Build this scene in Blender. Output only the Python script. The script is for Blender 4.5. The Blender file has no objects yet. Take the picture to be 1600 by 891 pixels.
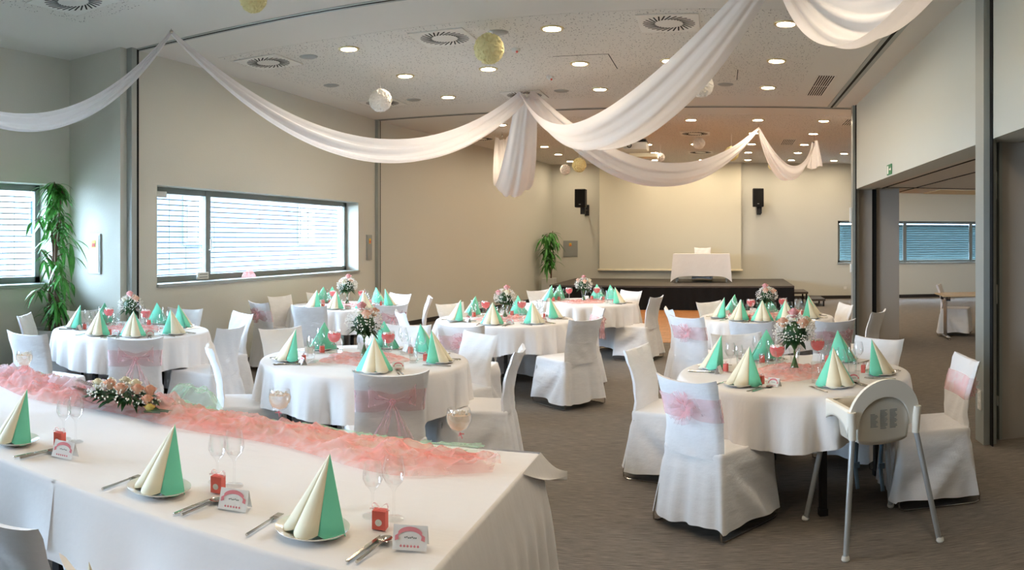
import bpy, bmesh, math, random
from mathutils import Vector, Matrix, noise
PI = math.pi
sc = bpy.context.scene
C = sc.collection
random.seed(7)

# ------------------------------------------------------------------ camera
F = 1183.0; X0 = 1128.0; Y0 = 375.0; EYE = 1.65      # cylindrical panorama of a 1600 x 891 frame
cam_d = bpy.data.cameras.new('camera'); cam = bpy.data.objects.new('camera', cam_d); C.objects.link(cam)
cam.location = (0, 0, EYE); cam.rotation_euler = (PI/2, 0, 0)
cam_d.type = 'PANO'; cc = cam_d.cycles if not hasattr(cam_d, 'panorama_type') else cam_d
cc.panorama_type = 'CENTRAL_CYLINDRICAL'
cc.central_cylindrical_radius = 1.0
cc.central_cylindrical_range_u_min = -X0/F; cc.central_cylindrical_range_u_max = (1600-X0)/F
cc.central_cylindrical_range_v_min = -(891-Y0)/F; cc.central_cylindrical_range_v_max = Y0/F
cam_d.clip_end = 300
sc.camera = cam

# ------------------------------------------------------------------ world, exposure
sc.view_settings.view_transform = 'Standard'; sc.view_settings.look = 'None'
sc.view_settings.gamma = 1; sc.view_settings.use_curve_mapping = False
sc.view_settings.exposure = 0.15
SKY = 60.0; LAMP = 162.0
w = bpy.data.worlds.new('world'); sc.world = w; w.use_nodes = True
bg = w.node_tree.nodes['Background']; bg.inputs[0].default_value = (.63, .80, 1.0, 1); bg.inputs[1].default_value = SKY
try:
    sc.cycles.use_denoising = True; sc.cycles.sample_clamp_indirect = 6; sc.cycles.max_bounces = 10
    sc.cycles.transparent_max_bounces = 24; sc.cycles.caustics_reflective = False; sc.cycles.caustics_refractive = False
except Exception: pass
def portal(loc, rot, sx, sy):
    l = bpy.data.lights.new('window_portal', 'AREA'); l.shape = 'RECTANGLE'; l.size = sx; l.size_y = sy
    l.cycles.is_portal = True
    o = bpy.data.objects.new('window_portal', l); o.location = loc; o.rotation_euler = rot; C.objects.link(o)
portal((-6.5, 8.96, 1.71), (0, -PI/2, 0), 1.3, 5.1)
portal((-7.4, 1.6, 1.71), (0, -PI/2, 0), 1.3, 8.2)

def P(x, y, z):                                      # the point at height z seen at a pixel
    th = (x-X0)/F; d = (EYE-z)*F/(y-Y0)
    return Vector((d*math.sin(th), d*math.cos(th), z))
def PD(x, y, d):                                     # the point at horizontal distance d
    th = (x-X0)/F
    return Vector((d*math.sin(th), d*math.cos(th), EYE+d*(Y0-y)/F))

# ------------------------------------------------------------------ materials
def lin(h):
    h = h.lstrip('#'); r = []
    for i in (0, 2, 4):
        c = int(h[i:i+2], 16)/255; r.append(c/12.92 if c <= .04045 else ((c+.055)/1.055)**2.4)
    return (*r, 1)
def mat(name, col, rough=.6, metal=0, bump=0, bscale=40, stretch=None, spec=.5, emit=None, estr=0, vary=0, vscale=8, coat=0, sheen=0):
    m = bpy.data.materials.new(name); m.use_nodes = True; nt = m.node_tree; b = nt.nodes['Principled BSDF']
    c = lin(col) if isinstance(col, str) else (*col, 1)
    b.inputs['Base Color'].default_value = c; b.inputs['Roughness'].default_value = rough; b.inputs['Metallic'].default_value = metal
    b.inputs['Specular IOR Level'].default_value = spec; b.inputs['Coat Weight'].default_value = coat
    b.inputs['Sheen Weight'].default_value = sheen
    if emit: b.inputs['Emission Color'].default_value = lin(emit); b.inputs['Emission Strength'].default_value = estr
    if bump or vary:
        tc = nt.nodes.new('ShaderNodeTexCoord'); mp = nt.nodes.new('ShaderNodeMapping'); nt.links.new(tc.outputs['Object'], mp.inputs[0])
        if stretch: mp.inputs['Scale'].default_value = stretch
    if bump:
        n = nt.nodes.new('ShaderNodeTexNoise'); n.inputs['Scale'].default_value = bscale; n.inputs['Detail'].default_value = 4
        nt.links.new(mp.outputs[0], n.inputs['Vector'])
        bp = nt.nodes.new('ShaderNodeBump'); bp.inputs['Strength'].default_value = bump; bp.inputs['Distance'].default_value = .01
        nt.links.new(n.outputs['Fac'], bp.inputs['Height']); nt.links.new(bp.outputs[0], b.inputs['Normal'])
    if vary:
        n = nt.nodes.new('ShaderNodeTexNoise'); n.inputs['Scale'].default_value = vscale; n.inputs['Detail'].default_value = 5
        nt.links.new(mp.outputs[0], n.inputs['Vector'])
        cr = nt.nodes.new('ShaderNodeValToRGB'); cr.color_ramp.elements[0].position = .3; cr.color_ramp.elements[1].position = .7
        cr.color_ramp.elements[0].color = tuple(v*(1-vary) for v in c[:3])+(1,)
        cr.color_ramp.elements[1].color = tuple(min(1, v*(1+vary)) for v in c[:3])+(1,)
        nt.links.new(n.outputs['Fac'], cr.inputs[0]); nt.links.new(cr.outputs[0], b.inputs['Base Color'])
    return m
def sheer(name, col, alpha, trans=.5, vary=None):
    m = bpy.data.materials.new(name); m.use_nodes = True; nt = m.node_tree; nt.nodes.clear()
    out = nt.nodes.new('ShaderNodeOutputMaterial'); d = nt.nodes.new('ShaderNodeBsdfDiffuse'); tl = nt.nodes.new('ShaderNodeBsdfTranslucent')
    tr = nt.nodes.new('ShaderNodeBsdfTransparent'); m1 = nt.nodes.new('ShaderNodeMixShader'); m2 = nt.nodes.new('ShaderNodeMixShader')
    c = lin(col); d.inputs[0].default_value = c; tl.inputs[0].default_value = c; m1.inputs[0].default_value = trans
    nt.links.new(d.outputs[0], m1.inputs[1]); nt.links.new(tl.outputs[0], m1.inputs[2])
    if vary:  # noise mixes whitish highlights of layered tulle into the colour
        tc = nt.nodes.new('ShaderNodeTexCoord'); n = nt.nodes.new('ShaderNodeTexNoise'); n.inputs['Scale'].default_value = 9; n.inputs['Detail'].default_value = 3; n.inputs['Distortion'].default_value = 1.2
        nt.links.new(tc.outputs['Object'], n.inputs['Vector']); cr = nt.nodes.new('ShaderNodeValToRGB'); cr.color_ramp.elements[0].position = .42; cr.color_ramp.elements[1].position = .68
        cr.color_ramp.elements[0].color = c; cr.color_ramp.elements[1].color = lin(vary); nt.links.new(n.outputs['Fac'], cr.inputs[0])
        nt.links.new(cr.outputs[0], d.inputs[0]); nt.links.new(cr.outputs[0], tl.inputs[0])
    lw = nt.nodes.new('ShaderNodeLayerWeight'); lw.inputs[0].default_value = .35
    mr = nt.nodes.new('ShaderNodeMapRange'); mr.inputs[3].default_value = alpha; mr.inputs[4].default_value = min(1, alpha+.45)
    nt.links.new(lw.outputs['Facing'], mr.inputs[0])
    nt.links.new(mr.outputs[0], m2.inputs[0]); nt.links.new(tr.outputs[0], m2.inputs[1]); nt.links.new(m1.outputs[0], m2.inputs[2])
    nt.links.new(m2.outputs[0], out.inputs[0]); return m
def glassm(name, tint='#ffffff', base=.03, edge=.6, rough=.02, blend=.25):
    m = bpy.data.materials.new(name); m.use_nodes = True; nt = m.node_tree; nt.nodes.clear()
    out = nt.nodes.new('ShaderNodeOutputMaterial'); g = nt.nodes.new('ShaderNodeBsdfGlossy'); tr = nt.nodes.new('ShaderNodeBsdfTransparent')
    mx = nt.nodes.new('ShaderNodeMixShader'); lw = nt.nodes.new('ShaderNodeLayerWeight'); mr = nt.nodes.new('ShaderNodeMapRange')
    g.inputs['Roughness'].default_value = rough; tr.inputs[0].default_value = lin(tint); lw.inputs[0].default_value = blend
    mr.inputs[3].default_value = base; mr.inputs[4].default_value = edge
    nt.links.new(lw.outputs['Facing'], mr.inputs[0]); nt.links.new(mr.outputs[0], mx.inputs[0])
    nt.links.new(tr.outputs[0], mx.inputs[1]); nt.links.new(g.outputs[0], mx.inputs[2]); nt.links.new(mx.outputs[0], out.inputs[0]); return m
M = {}
M['wall'] = mat('painted_wall', '#d4d3c8', .85, bump=.15, bscale=60)
M['panelwall'] = mat('lacquered_panel', '#d6dad3', .6, spec=.4)
M['pillar'] = mat('grey_fabric_panel', '#b0a99f', .8, bump=.2, bscale=200)
M['ceil'] = mat('ceiling_paint', '#e4e1da', .9)
M['alu'] = mat('anodised_aluminium', '#a3a8a3', .45, .15)
M['alud'] = mat('dark_aluminium', '#7f8581', .45, .1)
M['black'] = mat('black_rubber', '#101012', .6)
M['slot'] = mat('black_slot', '#050505', .9)
M['base'] = mat('dark_baseboard', '#2a2624', .5)
M['linen'] = mat('white_tablecloth_linen', '#f2eeeb', .85, bump=.4, bscale=7, stretch=(1, 2.5, 1), sheen=.2)
M['cover'] = mat('white_chair_cover', '#f6f5f5', .8, bump=.6, bscale=8, stretch=(1, 1, 2.2), sheen=.2)
M['drape'] = bpy.data.materials.new('white_satin_drape'); 
def satin(m, col):
    m.use_nodes = True; nt = m.node_tree; b = nt.nodes['Principled BSDF']; b.inputs['Base Color'].default_value = lin(col)
    b.inputs['Roughness'].default_value = .45; b.inputs['Sheen Weight'].default_value = .3
    tl = nt.nodes.new('ShaderNodeBsdfTranslucent'); tl.inputs[0].default_value = lin(col); mx = nt.nodes.new('ShaderNodeMixShader'); mx.inputs[0].default_value = .35
    out = nt.nodes['Material Output']; nt.links.new(b.outputs[0], mx.inputs[1]); nt.links.new(tl.outputs[0], mx.inputs[2]); nt.links.new(mx.outputs[0], out.inputs[0])
satin(M['drape'], '#fbf8fa')
M['pink'] = sheer('pink_organza', '#ffb5ad', .27, vary='#ffe6e3')
M['pinkd'] = sheer('pink_organza_sash', '#ffc0c4', .20, vary='#ffe2e4')
M['tgreen'] = sheer('pale_green_tulle', '#cdf5d8', .12)
M['twhite'] = sheer('pale_organza', '#f3e6ea', .5)
M['mint'] = mat('mint_paper', '#7fe3c0', .75)
M['cream'] = mat('cream_paper', '#f6edcf', .75)
M['china'] = mat('white_china', '#f4f2ec', .15, coat=.4)
M['steel'] = mat('polished_steel', '#c9c4ba', .16, 1)
M['chrome'] = mat('chrome_wire', '#b7b3ad', .18, 1)
M['glass'] = glassm('clear_glass', '#ffffff', .014, .5, blend=.2)
M['pane'] = glassm('window_glass', '#f8fcff', .02, .35, .0)
M['drink'] = sheer('pink_drink', '#ff9496', .72)
M['water'] = sheer('pale_drink', '#f6dfc0', .30)
M['card'] = mat('white_card', '#f3f0ec', .7)
M['cardpink'] = mat('pink_print', '#e58b92', .7)
M['red'] = mat('coral_box_paper', '#e2685c', .6)
M['green'] = mat('glossy_leaf', '#4c9140', .4, vary=.35, vscale=12)
M['green2'] = mat('dark_leaf', '#234a22', .45, vary=.3, vscale=20)
M['stem'] = mat('green_stem', '#54753a', .6)
M['bark'] = mat('brown_bark', '#6a5342', .8, bump=.4)
M['rose'] = mat('peach_rose_petals', '#fac6a8', .6, vary=.12, vscale=30)
M['rosep'] = mat('pink_rose_petals', '#f6b7b4', .6, vary=.1, vscale=30)
M['ivory'] = mat('ivory_petals', '#f6ecd0', .6, vary=.08)
M['yellow'] = mat('yellow_petals', '#f3df8a', .6)
M['breath'] = mat('white_tiny_blossom', '#fbf8f0', .7)
M['pot'] = mat('light_grey_pot', '#cfd0cb', .5)
M['soil'] = mat('dark_soil', '#33261c', .95, bump=.5)
M['plastic'] = mat('ivory_plastic', '#f6f0e2', .35)
M['plastic2'] = mat('white_plastic', '#e9e8e2', .4)
M['seatback'] = mat('greyish_plastic', '#ded6c6', .4)
M['legalu'] = mat('silver_tube', '#b4b8ba', .35, .35)
M['strap'] = mat('blue_grey_strap', '#4d6270', .7)
M['stagetop'] = mat('dark_stage_deck', '#4a443d', .5, bump=.1)
M['stageskirt'] = mat('black_stage_skirt', '#0a0b0d', .95, bump=.2, bscale=20)
M['screen'] = mat('matte_screen', '#e6e2cf', .9)
M['spk'] = mat('black_speaker', '#131315', .55)
M['greybox'] = mat('grey_metal_door', '#a3a5a2', .45, .3)
M['sign'] = mat('green_sign', '#1c7a4a', .5)
M['yellowst'] = mat('yellow_sticker', '#e8c23a', .5)
M['pomy'] = mat('cream_tissue', '#f1e6ad', .85)
M['pomw'] = mat('white_tissue', '#f6f4f0', .85)
M['wood'] = mat('table_laminate', '#d8bf98', .4)
M['facade'] = mat('facade_render', '#2f3843', .9)
M['facadew'] = mat('facade_white', '#545859', .9)
M['darkglass'] = mat('dark_window_glass', '#26343c', .15)
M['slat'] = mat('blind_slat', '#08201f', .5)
M['slatteal'] = mat('teal_blind_slat', '#5d7172', .35)
M['paving'] = mat('pale_paving', '#b9b5ac', .9)  # unseen courtyard ground, made pale to bounce daylight onto the ceiling
M['lamp'] = mat('lamp_diffuser', '#fff4e0', .5, emit='#ffe9cb', estr=LAMP)
M['ring'] = mat('lamp_ring', '#d9cba0', .3, .6)
# wood floor, carpet and perforated ceiling
def carpet():
    m = bpy.data.materials.new('striped_brown_carpet'); m.use_nodes = True; nt = m.node_tree; b = nt.nodes['Principled BSDF']
    tc = nt.nodes.new('ShaderNodeTexCoord'); mp = nt.nodes.new('ShaderNodeMapping'); mp.inputs['Scale'].default_value = (3.5, 95, 1)
    n = nt.nodes.new('ShaderNodeTexNoise'); n.inputs['Scale'].default_value = 2.2; n.inputs['Detail'].default_value = 6; n.inputs['Roughness'].default_value = .7
    cr = nt.nodes.new('ShaderNodeValToRGB'); cr.color_ramp.elements[0].position = .36; cr.color_ramp.elements[1].position = .66
    cr.color_ramp.elements[0].color = lin('#544e47'); cr.color_ramp.elements[1].color = lin('#968c80')
    nt.links.new(tc.outputs['Object'], mp.inputs[0]); nt.links.new(mp.outputs[0], n.inputs['Vector']); nt.links.new(n.outputs['Fac'], cr.inputs[0])
    nt.links.new(cr.outputs[0], b.inputs['Base Color']); b.inputs['Roughness'].default_value = .95
    bp = nt.nodes.new('ShaderNodeBump'); bp.inputs['Strength'].default_value = .5; bp.inputs['Distance'].default_value = .004
    nt.links.new(n.outputs['Fac'], bp.inputs['Height']); nt.links.new(bp.outputs[0], b.inputs['Normal']); return m
def parquet():
    m = bpy.data.materials.new('oak_parquet'); m.use_nodes = True; nt = m.node_tree; b = nt.nodes['Principled BSDF']
    tc = nt.nodes.new('ShaderNodeTexCoord'); br = nt.nodes.new('ShaderNodeTexBrick'); br.inputs['Scale'].default_value = 4
    br.inputs['Color1'].default_value = lin('#cf925c'); br.inputs['Color2'].default_value = lin('#b57a47'); br.inputs['Mortar'].default_value = lin('#8a5427')
    br.inputs['Mortar Size'].default_value = .006
    nt.links.new(tc.outputs['Object'], br.inputs['Vector']); nt.links.new(br.outputs['Color'], b.inputs['Base Color']); b.inputs['Roughness'].default_value = .35; return m
def perforated():
    m = bpy.data.materials.new('perforated_ceiling_board'); m.use_nodes = True; nt = m.node_tree; b = nt.nodes['Principled BSDF']
    tc = nt.nodes.new('ShaderNodeTexCoord'); v = nt.nodes.new('ShaderNodeTexVoronoi'); v.inputs['Scale'].default_value = 27
    v2 = nt.nodes.new('ShaderNodeTexVoronoi'); v2.inputs['Scale'].default_value = 37
    def ramp(vv, a, c2):
        mr = nt.nodes.new('ShaderNodeMapRange'); mr.inputs[1].default_value = a; mr.inputs[2].default_value = c2
        nt.links.new(tc.outputs['Object'], vv.inputs['Vector']); nt.links.new(vv.outputs['Distance'], mr.inputs[0]); return mr
    a = ramp(v, .15, .21); c2 = ramp(v2, .10, .15)
    mn = nt.nodes.new('ShaderNodeMath'); mn.operation = 'MINIMUM'; nt.links.new(a.outputs[0], mn.inputs[0]); nt.links.new(c2.outputs[0], mn.inputs[1])
    mx = nt.nodes.new('ShaderNodeMix'); mx.data_type = 'RGBA'; mx.inputs[6].default_value = lin('#5b5650'); mx.inputs[7].default_value = lin('#e4e1da')
    nt.links.new(mn.outputs[0], mx.inputs[0]); nt.links.new(mx.outputs[2], b.inputs['Base Color']); b.inputs['Roughness'].default_value = .9; return m
M['carpet'] = carpet(); M['parquet'] = parquet(); M['perf'] = perforated()

# ------------------------------------------------------------------ mesh helpers
class G:
    def __init__(s): s.v = []; s.f = []
    def add(s, vs, fs):
        n = len(s.v); s.v += [Vector(a) for a in vs]; s.f += [tuple(n+i for i in q) for q in fs]; return s
    def box(s, lo, hi, mx=None):
        (a, b, c), (d, e, f) = lo, hi
        vs = [Vector(q) for q in ((a,b,c),(d,b,c),(d,e,c),(a,e,c),(a,b,f),(d,b,f),(d,e,f),(a,e,f))]
        if mx: vs = [mx @ q for q in vs]
        return s.add(vs, [(0,3,2,1),(4,5,6,7),(0,1,5,4),(1,2,6,5),(2,3,7,6),(3,0,4,7)])
    def bb(s, c, d, mx=None):
        return s.box([c[i]-d[i]/2 for i in range(3)], [c[i]+d[i]/2 for i in range(3)], mx)
    def tube(s, pts, r, n=8, cap=True):
        pts = [Vector(p) for p in pts]; m = len(pts); rr = r if isinstance(r, (list, tuple)) else [r]*m; vs = []; up = None
        for i, p in enumerate(pts):
            t = (pts[min(i+1, m-1)]-pts[max(i-1, 0)]).normalized()
            if up is None: up = t.orthogonal()
            a = (up - t*up.dot(t)); a = a.normalized() if a.length > 1e-6 else t.orthogonal().normalized(); up = a; b = t.cross(a)
            vs += [p+(a*math.cos(k*2*PI/n)+b*math.sin(k*2*PI/n))*rr[i] for k in range(n)]
        fs = [(i*n+k, i*n+(k+1)%n, (i+1)*n+(k+1)%n, (i+1)*n+k) for i in range(m-1) for k in range(n)]
        if cap: fs += [tuple(range(n))[::-1], tuple((m-1)*n+k for k in range(n))]
        return s.add(vs, fs)
    def lathe(s, prof, n=24, c=(0, 0, 0), sx=1, sy=1):
        vs = [(c[0]+r*sx*math.cos(k*2*PI/n), c[1]+r*sy*math.sin(k*2*PI/n), c[2]+z) for r, z in prof for k in range(n)]
        fs = [(i*n+k, i*n+(k+1)%n, (i+1)*n+(k+1)%n, (i+1)*n+k) for i in range(len(prof)-1) for k in range(n)]
        return s.add(vs, fs)
    def surf(s, fn, nu, nv, cu=False):
        vs = [fn(i/(nu if cu else nu-1), j/(nv-1)) for j in range(nv) for i in range(nu)]
        fs = [(j*nu+i, j*nu+(i+1)%nu, (j+1)*nu+(i+1)%nu, (j+1)*nu+i) for j in range(nv-1) for i in range(nu if cu else nu-1)]
        return s.add(vs, fs)
    def ball(s, c, r, nu=10, nv=7, sz=1):
        return s.lathe([(max(1e-4, r*math.sin(PI*j/(nv-1))), -r*sz*math.cos(PI*j/(nv-1))) for j in range(nv)], nu, c)
    def disc(s, c, r, n=24, flip=False):
        vs = [(c[0]+r*math.cos(k*2*PI/n), c[1]+r*math.sin(k*2*PI/n), c[2]) for k in range(n)]
        f = tuple(range(n)); return s.add(vs, [f[::-1] if flip else f])
    def leaf(s, base, d, ln, wd, droop=.4, up=Vector((0, 0, 1)), n=5):
        d = d.normalized(); side = d.cross(up); side = side.normalized() if side.length > 1e-4 else Vector((1, 0, 0)); vs = []
        for i in range(n):
            t = i/(n-1); p = base+d*(ln*t)-up*(droop*ln*t*t); ww = wd*math.sin(PI*min(.999, max(.04, t**.8)))
            vs += [p-side*ww+up*ww*.25, p, p+side*ww+up*ww*.25]
        fs = []
        for i in range(n-1):
            a = i*3; fs += [(a, a+1, a+4, a+3), (a+1, a+2, a+5, a+4)]
        return s.add(vs, fs)
    def build(s, name, m, parent=None, smooth=35, bevel=0, solid=0, loc=None):
        me = bpy.data.meshes.new(name); me.from_pydata([tuple(v) for v in s.v], [], s.f); me.update()
        bm = bmesh.new(); bm.from_mesh(me); bmesh.ops.recalc_face_normals(bm, faces=bm.faces); bm.to_mesh(me); bm.free()
        me.materials.append(M[m] if isinstance(m, str) else m)
        if smooth: me.shade_smooth(); me.set_sharp_from_angle(angle=math.radians(smooth))
        o = bpy.data.objects.new(name, me); C.objects.link(o)
        if parent: o.parent = parent
        if loc: o.location = loc
        if bevel:
            b = o.modifiers.new('bevel', 'BEVEL'); b.width = bevel; b.segments = 2; b.limit_method = 'ANGLE'; b.angle_limit = .7
        if solid:
            b = o.modifiers.new('solid', 'SOLIDIFY'); b.thickness = solid; b.offset = 0
        return o
def tag(o, label, cat, group=None, kind=None):
    o['label'] = label; o['category'] = cat
    if group: o['group'] = group
    if kind: o['kind'] = kind
    return o
def thing(name, label, cat, loc=(0, 0, 0), rz=0, group=None):
    o = bpy.data.objects.new(name, None); C.objects.link(o); o.empty_display_size = .1
    o.location = loc; o.rotation_euler = (0, 0, rz); return tag(o, label, cat, group)
def struct(name, g, m, parent=None, **k):
    o = g.build(name, m, parent, **k)
    if parent is None: o['kind'] = 'structure'
    return o
def dup(o, loc, rz=None, label=None, group=None, parent=None, scale=None):
    r = o.copy(); C.objects.link(r)
    if parent: r.parent = parent
    if loc is not None: r.location = loc
    if rz is not None: r.rotation_euler = (0, 0, rz)
    if label: r['label'] = label
    if group: r['group'] = group
    if scale: r.scale = scale
    for ch in list(o.children): dup(ch, None, parent=r)
    return r
PROTO = []          # prototypes that the loops copy; each is moved to its first place
def place(proto, loc, rz=0, label=None, group=None, scale=None):
    if proto not in PROTO:
        PROTO.append(proto); proto.location = loc; proto.rotation_euler = (0, 0, rz)
        if label: proto['label'] = label
        if group: proto['group'] = group
        if scale: proto.scale = scale
        return proto
    return dup(proto, loc, rz, label, group, scale=scale)
def ordn(i): return ('first', 'second', 'third', 'fourth', 'fifth', 'sixth', 'seventh', 'eighth')[i]
# ------------------------------------------------------------------ the setting
H = 3.79
g = G().box((-7.4, -3.6, -.1), (9.8, 21.3, 0)); floor = struct('floor', g, 'carpet', smooth=0)
g = G().box((-3.3, 12.1, 0), (1.9, 17.68, .006)); struct('dance_floor', g, 'parquet', floor, smooth=0)
g = G().box((-7.4, -3.6, H), (9.8, 21.3, H+.1)); ceil = struct('ceiling', g, 'ceil', smooth=0)
g = G()
for x0, x1, y0, y1 in ((-5.5, 1.1, 7.0, 11.2), (-5.6, 1.1, -2.5, 4.97), (-4.7, 4.5, 12.9, 20.6)):
    g.box((x0, y0, H-.003), (x1, y1, H+.01))
struct('perforated_board', g, 'perf', ceil, smooth=0)
# left wall, near bay; its window lengthened out of view to add daylight
def wall_x(name, x, xo, y0, y1, hole=None, mt='wall'):
    g = G()
    a, b = sorted((x, xo))
    if hole:
        h0, h1, z0, z1 = hole
        g.box((a, y0, 0), (b, h0, H)); g.box((a, h1, 0), (b, y1, H)); g.box((a, h0, 0), (b, h1, z0)); g.box((a, h0, z1), (b, h1, H))
    else: g.box((a, y0, 0), (b, y1, H))
    return struct(name, g, mt, smooth=0)
wall_x('wall_left', -6.85, -7.15, -3.6, 5.88, (-2.4, 5.61, 1.14, 2.30))
wall_x('wall_left_middle', -5.97, -6.27, 6.10, 12.3, (6.46, 11.46, 1.13, 2.29))
struct('wall_left_return', G().box((-7.15, 5.88, 0), (-5.99, 6.10, H)), 'wall', smooth=0)
def wall_seg(name, p, q, th, z0=0, z1=H, mt='wall'):
    p = Vector((*p, 0)); q = Vector((*q, 0)); n = (q-p).normalized(); n = Vector((-n.y, n.x, 0))*th
    g = G(); vs = [p, q, q+n, p+n]; vs = [v+Vector((0, 0, z0)) for v in vs]+[v+Vector((0, 0, z1)) for v in vs]
    g.add(vs, [(0,3,2,1),(4,5,6,7),(0,1,5,4),(1,2,6,5),(2,3,7,6),(3,0,4,7)]); return struct(name, g, mt, smooth=0)
wall_seg('wall_left_far', (-6.0, 12.25), (-4.80, 21.0), .2)
g = G()
hx0, hx1, hz0, hz1 = 3.24, 9.2, 1.0, 2.19
g.box((-6.3, 21.0, 0), (hx0, 21.3, H)); g.box((hx1, 21.0, 0), (9.8, 21.3, H)); g.box((hx0, 21.0, 0), (hx1, 21.3, hz0)); g.box((hx0, 21.0, hz1), (hx1, 21.3, H))
struct('wall_back', g, 'wall', smooth=0)
struct('wall_front', G().box((-7.4, -3.8, 0), (9.8, -3.6, H)), 'wall', smooth=0)
struct('wall_right', G().box((9.5, -3.6, 0), (9.8, 21.0, H)), 'wall', smooth=0)
struct('wall_right_bulkhead', G().box((2.12, -3.6, 2.46), (2.40, 12.0, H)), 'panelwall', smooth=0)
lo = struct('ceiling_low', G().box((2.40, -3.6, 2.50), (9.5, 13.4, H)), 'ceil', smooth=0)
g = G(); g.box((2.6, -3, 2.492), (2.62, 13.0, 2.5)); g.box((3.1, 7, 2.492), (3.12, 13.0, 2.5)); g.box((2.62, 11.9, 2.492), (9, 11.92, 2.5))
struct('ceiling_joint', g, 'slot', lo, smooth=0)
struct('bright_spot_panel', G().box((3.62, 12.2, 2.488), (4.6, 13.3, 2.5)), 'cream', lo, smooth=0)  # thin pale panel, its colour stands in for a bright spot of light
# pillars (stored partition leaves) and aluminium profiles
p = struct('trim_1', G().box((2.25, 5.83, 0), (3.3, 6.12, 2.50)), 'pillar', smooth=0)
struct('corner_profile', G().box((2.235, 5.825, 0), (2.262, 6.0, 2.50)), 'alu', p, smooth=0)
struct('slot', G().box((2.17, 5.9, 0), (2.235, 6.1, 2.46)), 'slot', p, smooth=0)
p = struct('trim_2', G().box((2.17, 12.0, 0), (2.412, 12.3, 2.47)), 'pillar', smooth=0)
struct('slot', G().box((2.412, 12.03, 0), (2.49, 12.3, 2.47)), 'slot', p, smooth=0)
p = struct('trim_3', G().box((2.49, 12.12, 0), (2.89, 12.5, 2.50)), 'pillar', smooth=0)
struct('corner_profile', G().box((2.475, 12.1, 0), (2.5, 12.14, 2.50)), 'alu', p, smooth=0)
for n, x, y0, y1 in ((4, 2.06, 5.72, 5.92), (5, 2.07, 11.86, 12.02)):
    p = struct('trim_%d' % n, G().box((x, y0, 0), (2.17, y1, H)), 'alu', smooth=0)
    struct('slot', G().box((2.112, y0-.06, 0), (2.121, y0, H)), 'slot', p, smooth=0)
for n, x, y in ((6, -5.97, 6.04), (7, -5.97, 12.17)):
    p = struct('trim_%d' % n, G().box((x-.02, y-.06, 0), (x+.06, y+.02, H)), 'alu', smooth=0)
    struct('slot', G().box((x-.02, y+.02, 0), (x+.05, y+.065, H)), 'slot', p, smooth=0)
for n, (lo_, hi_, lo2, hi2) in enumerate((
        ((-6, 6.06, H-.006), (2.12, 6.16, H), (-6, 6.095, H-.008), (2.12, 6.12, H)),
        ((-6, 12.08, H-.006), (2.12, 12.22, H), (-6, 12.13, H-.008), (2.12, 12.16, H)),
        ((1.69, -3, H-.006), (1.83, 12.08, H), (1.74, -3, H-.008), (1.775, 12.08, H)))):
    p = struct('trim_%d' % (8+n), G().box(lo_, hi_), 'alu', smooth=0); struct('slot', G().box(lo2, hi2), 'slot', p, smooth=0)
# baseboards
struct('baseboard_back', G().box((-4.85, 20.98, 0), (9.5, 21.0, .09)), 'base', smooth=0)
wall_seg('baseboard_left_far', (-5.98, 12.25), (-4.78, 21.0), .01, 0, .09, 'base')
struct('baseboard_left', G().box((-5.97, 6.2, 0), (-5.955, 12.1, .07)), 'base', smooth=0)
# windows
def window(n, axis, inner, a0, a1, z0, z1, mull, depth=.23, sgn=-1):
    """frame set back in the wall; axis 'x' = wall of constant x"""
    def bx(g, a, b, zz0, zz1, d0, d1):
        if axis == 'x': lo_, hi_ = (min(inner+sgn*d0, inner+sgn*d1), a, zz0), (max(inner+sgn*d0, inner+sgn*d1), b, zz1)
        else: lo_, hi_ = (a, min(inner+sgn*d0, inner+sgn*d1), zz0), (b, max(inner+sgn*d0, inner+sgn*d1), zz1)
        g.box(lo_, hi_)
    t = .075; g = G()
    bx(g, a0, a1, z0, z0+t, depth, depth+.05); bx(g, a0, a1, z1-t, z1, depth, depth+.05)
    bx(g, a0, a0+t, z0, z1, depth, depth+.05); bx(g, a1-t, a1, z0, z1, depth, depth+.05)
    for m_ in mull: bx(g, m_-.05, m_+.05, z0, z1, depth-.01, depth+.05)
    fr = struct('window_%d' % n, g, 'alud', smooth=0, bevel=.004)
    g = G(); bx(g, a0+t, a1-t, z0+t, z1-t, depth+.02, depth+.026); g.build('glass_pane', 'pane', fr, smooth=0)
    g = G(); bx(g, a0-.01, a1+.01, z0-.03, z0+.004, -.03, depth); g.build('sill', 'alu', fr, smooth=0)
    return fr, bx
w1, bx1 = window(1, 'x', -6.85, -2.4, 5.61, 1.14, 2.30, [3.6, 1.6, -.4])  # unseen near length added to let in more daylight
w2, bx2 = window(2, 'x', -5.97, 6.46, 11.46, 1.13, 2.29, [7.68])
w3, bx3 = window(3, 'y', 21.0, hx0, hx1, hz0, hz1, [5.2, 7.2], depth=.12, sgn=1)
g = G(); g.tube([(-6.16, 7.66, 1.52), (-6.13, 7.66, 1.52), (-6.13, 7.66, 1.66)], .012); g.build('handle', 'plastic2', w2)
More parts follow.
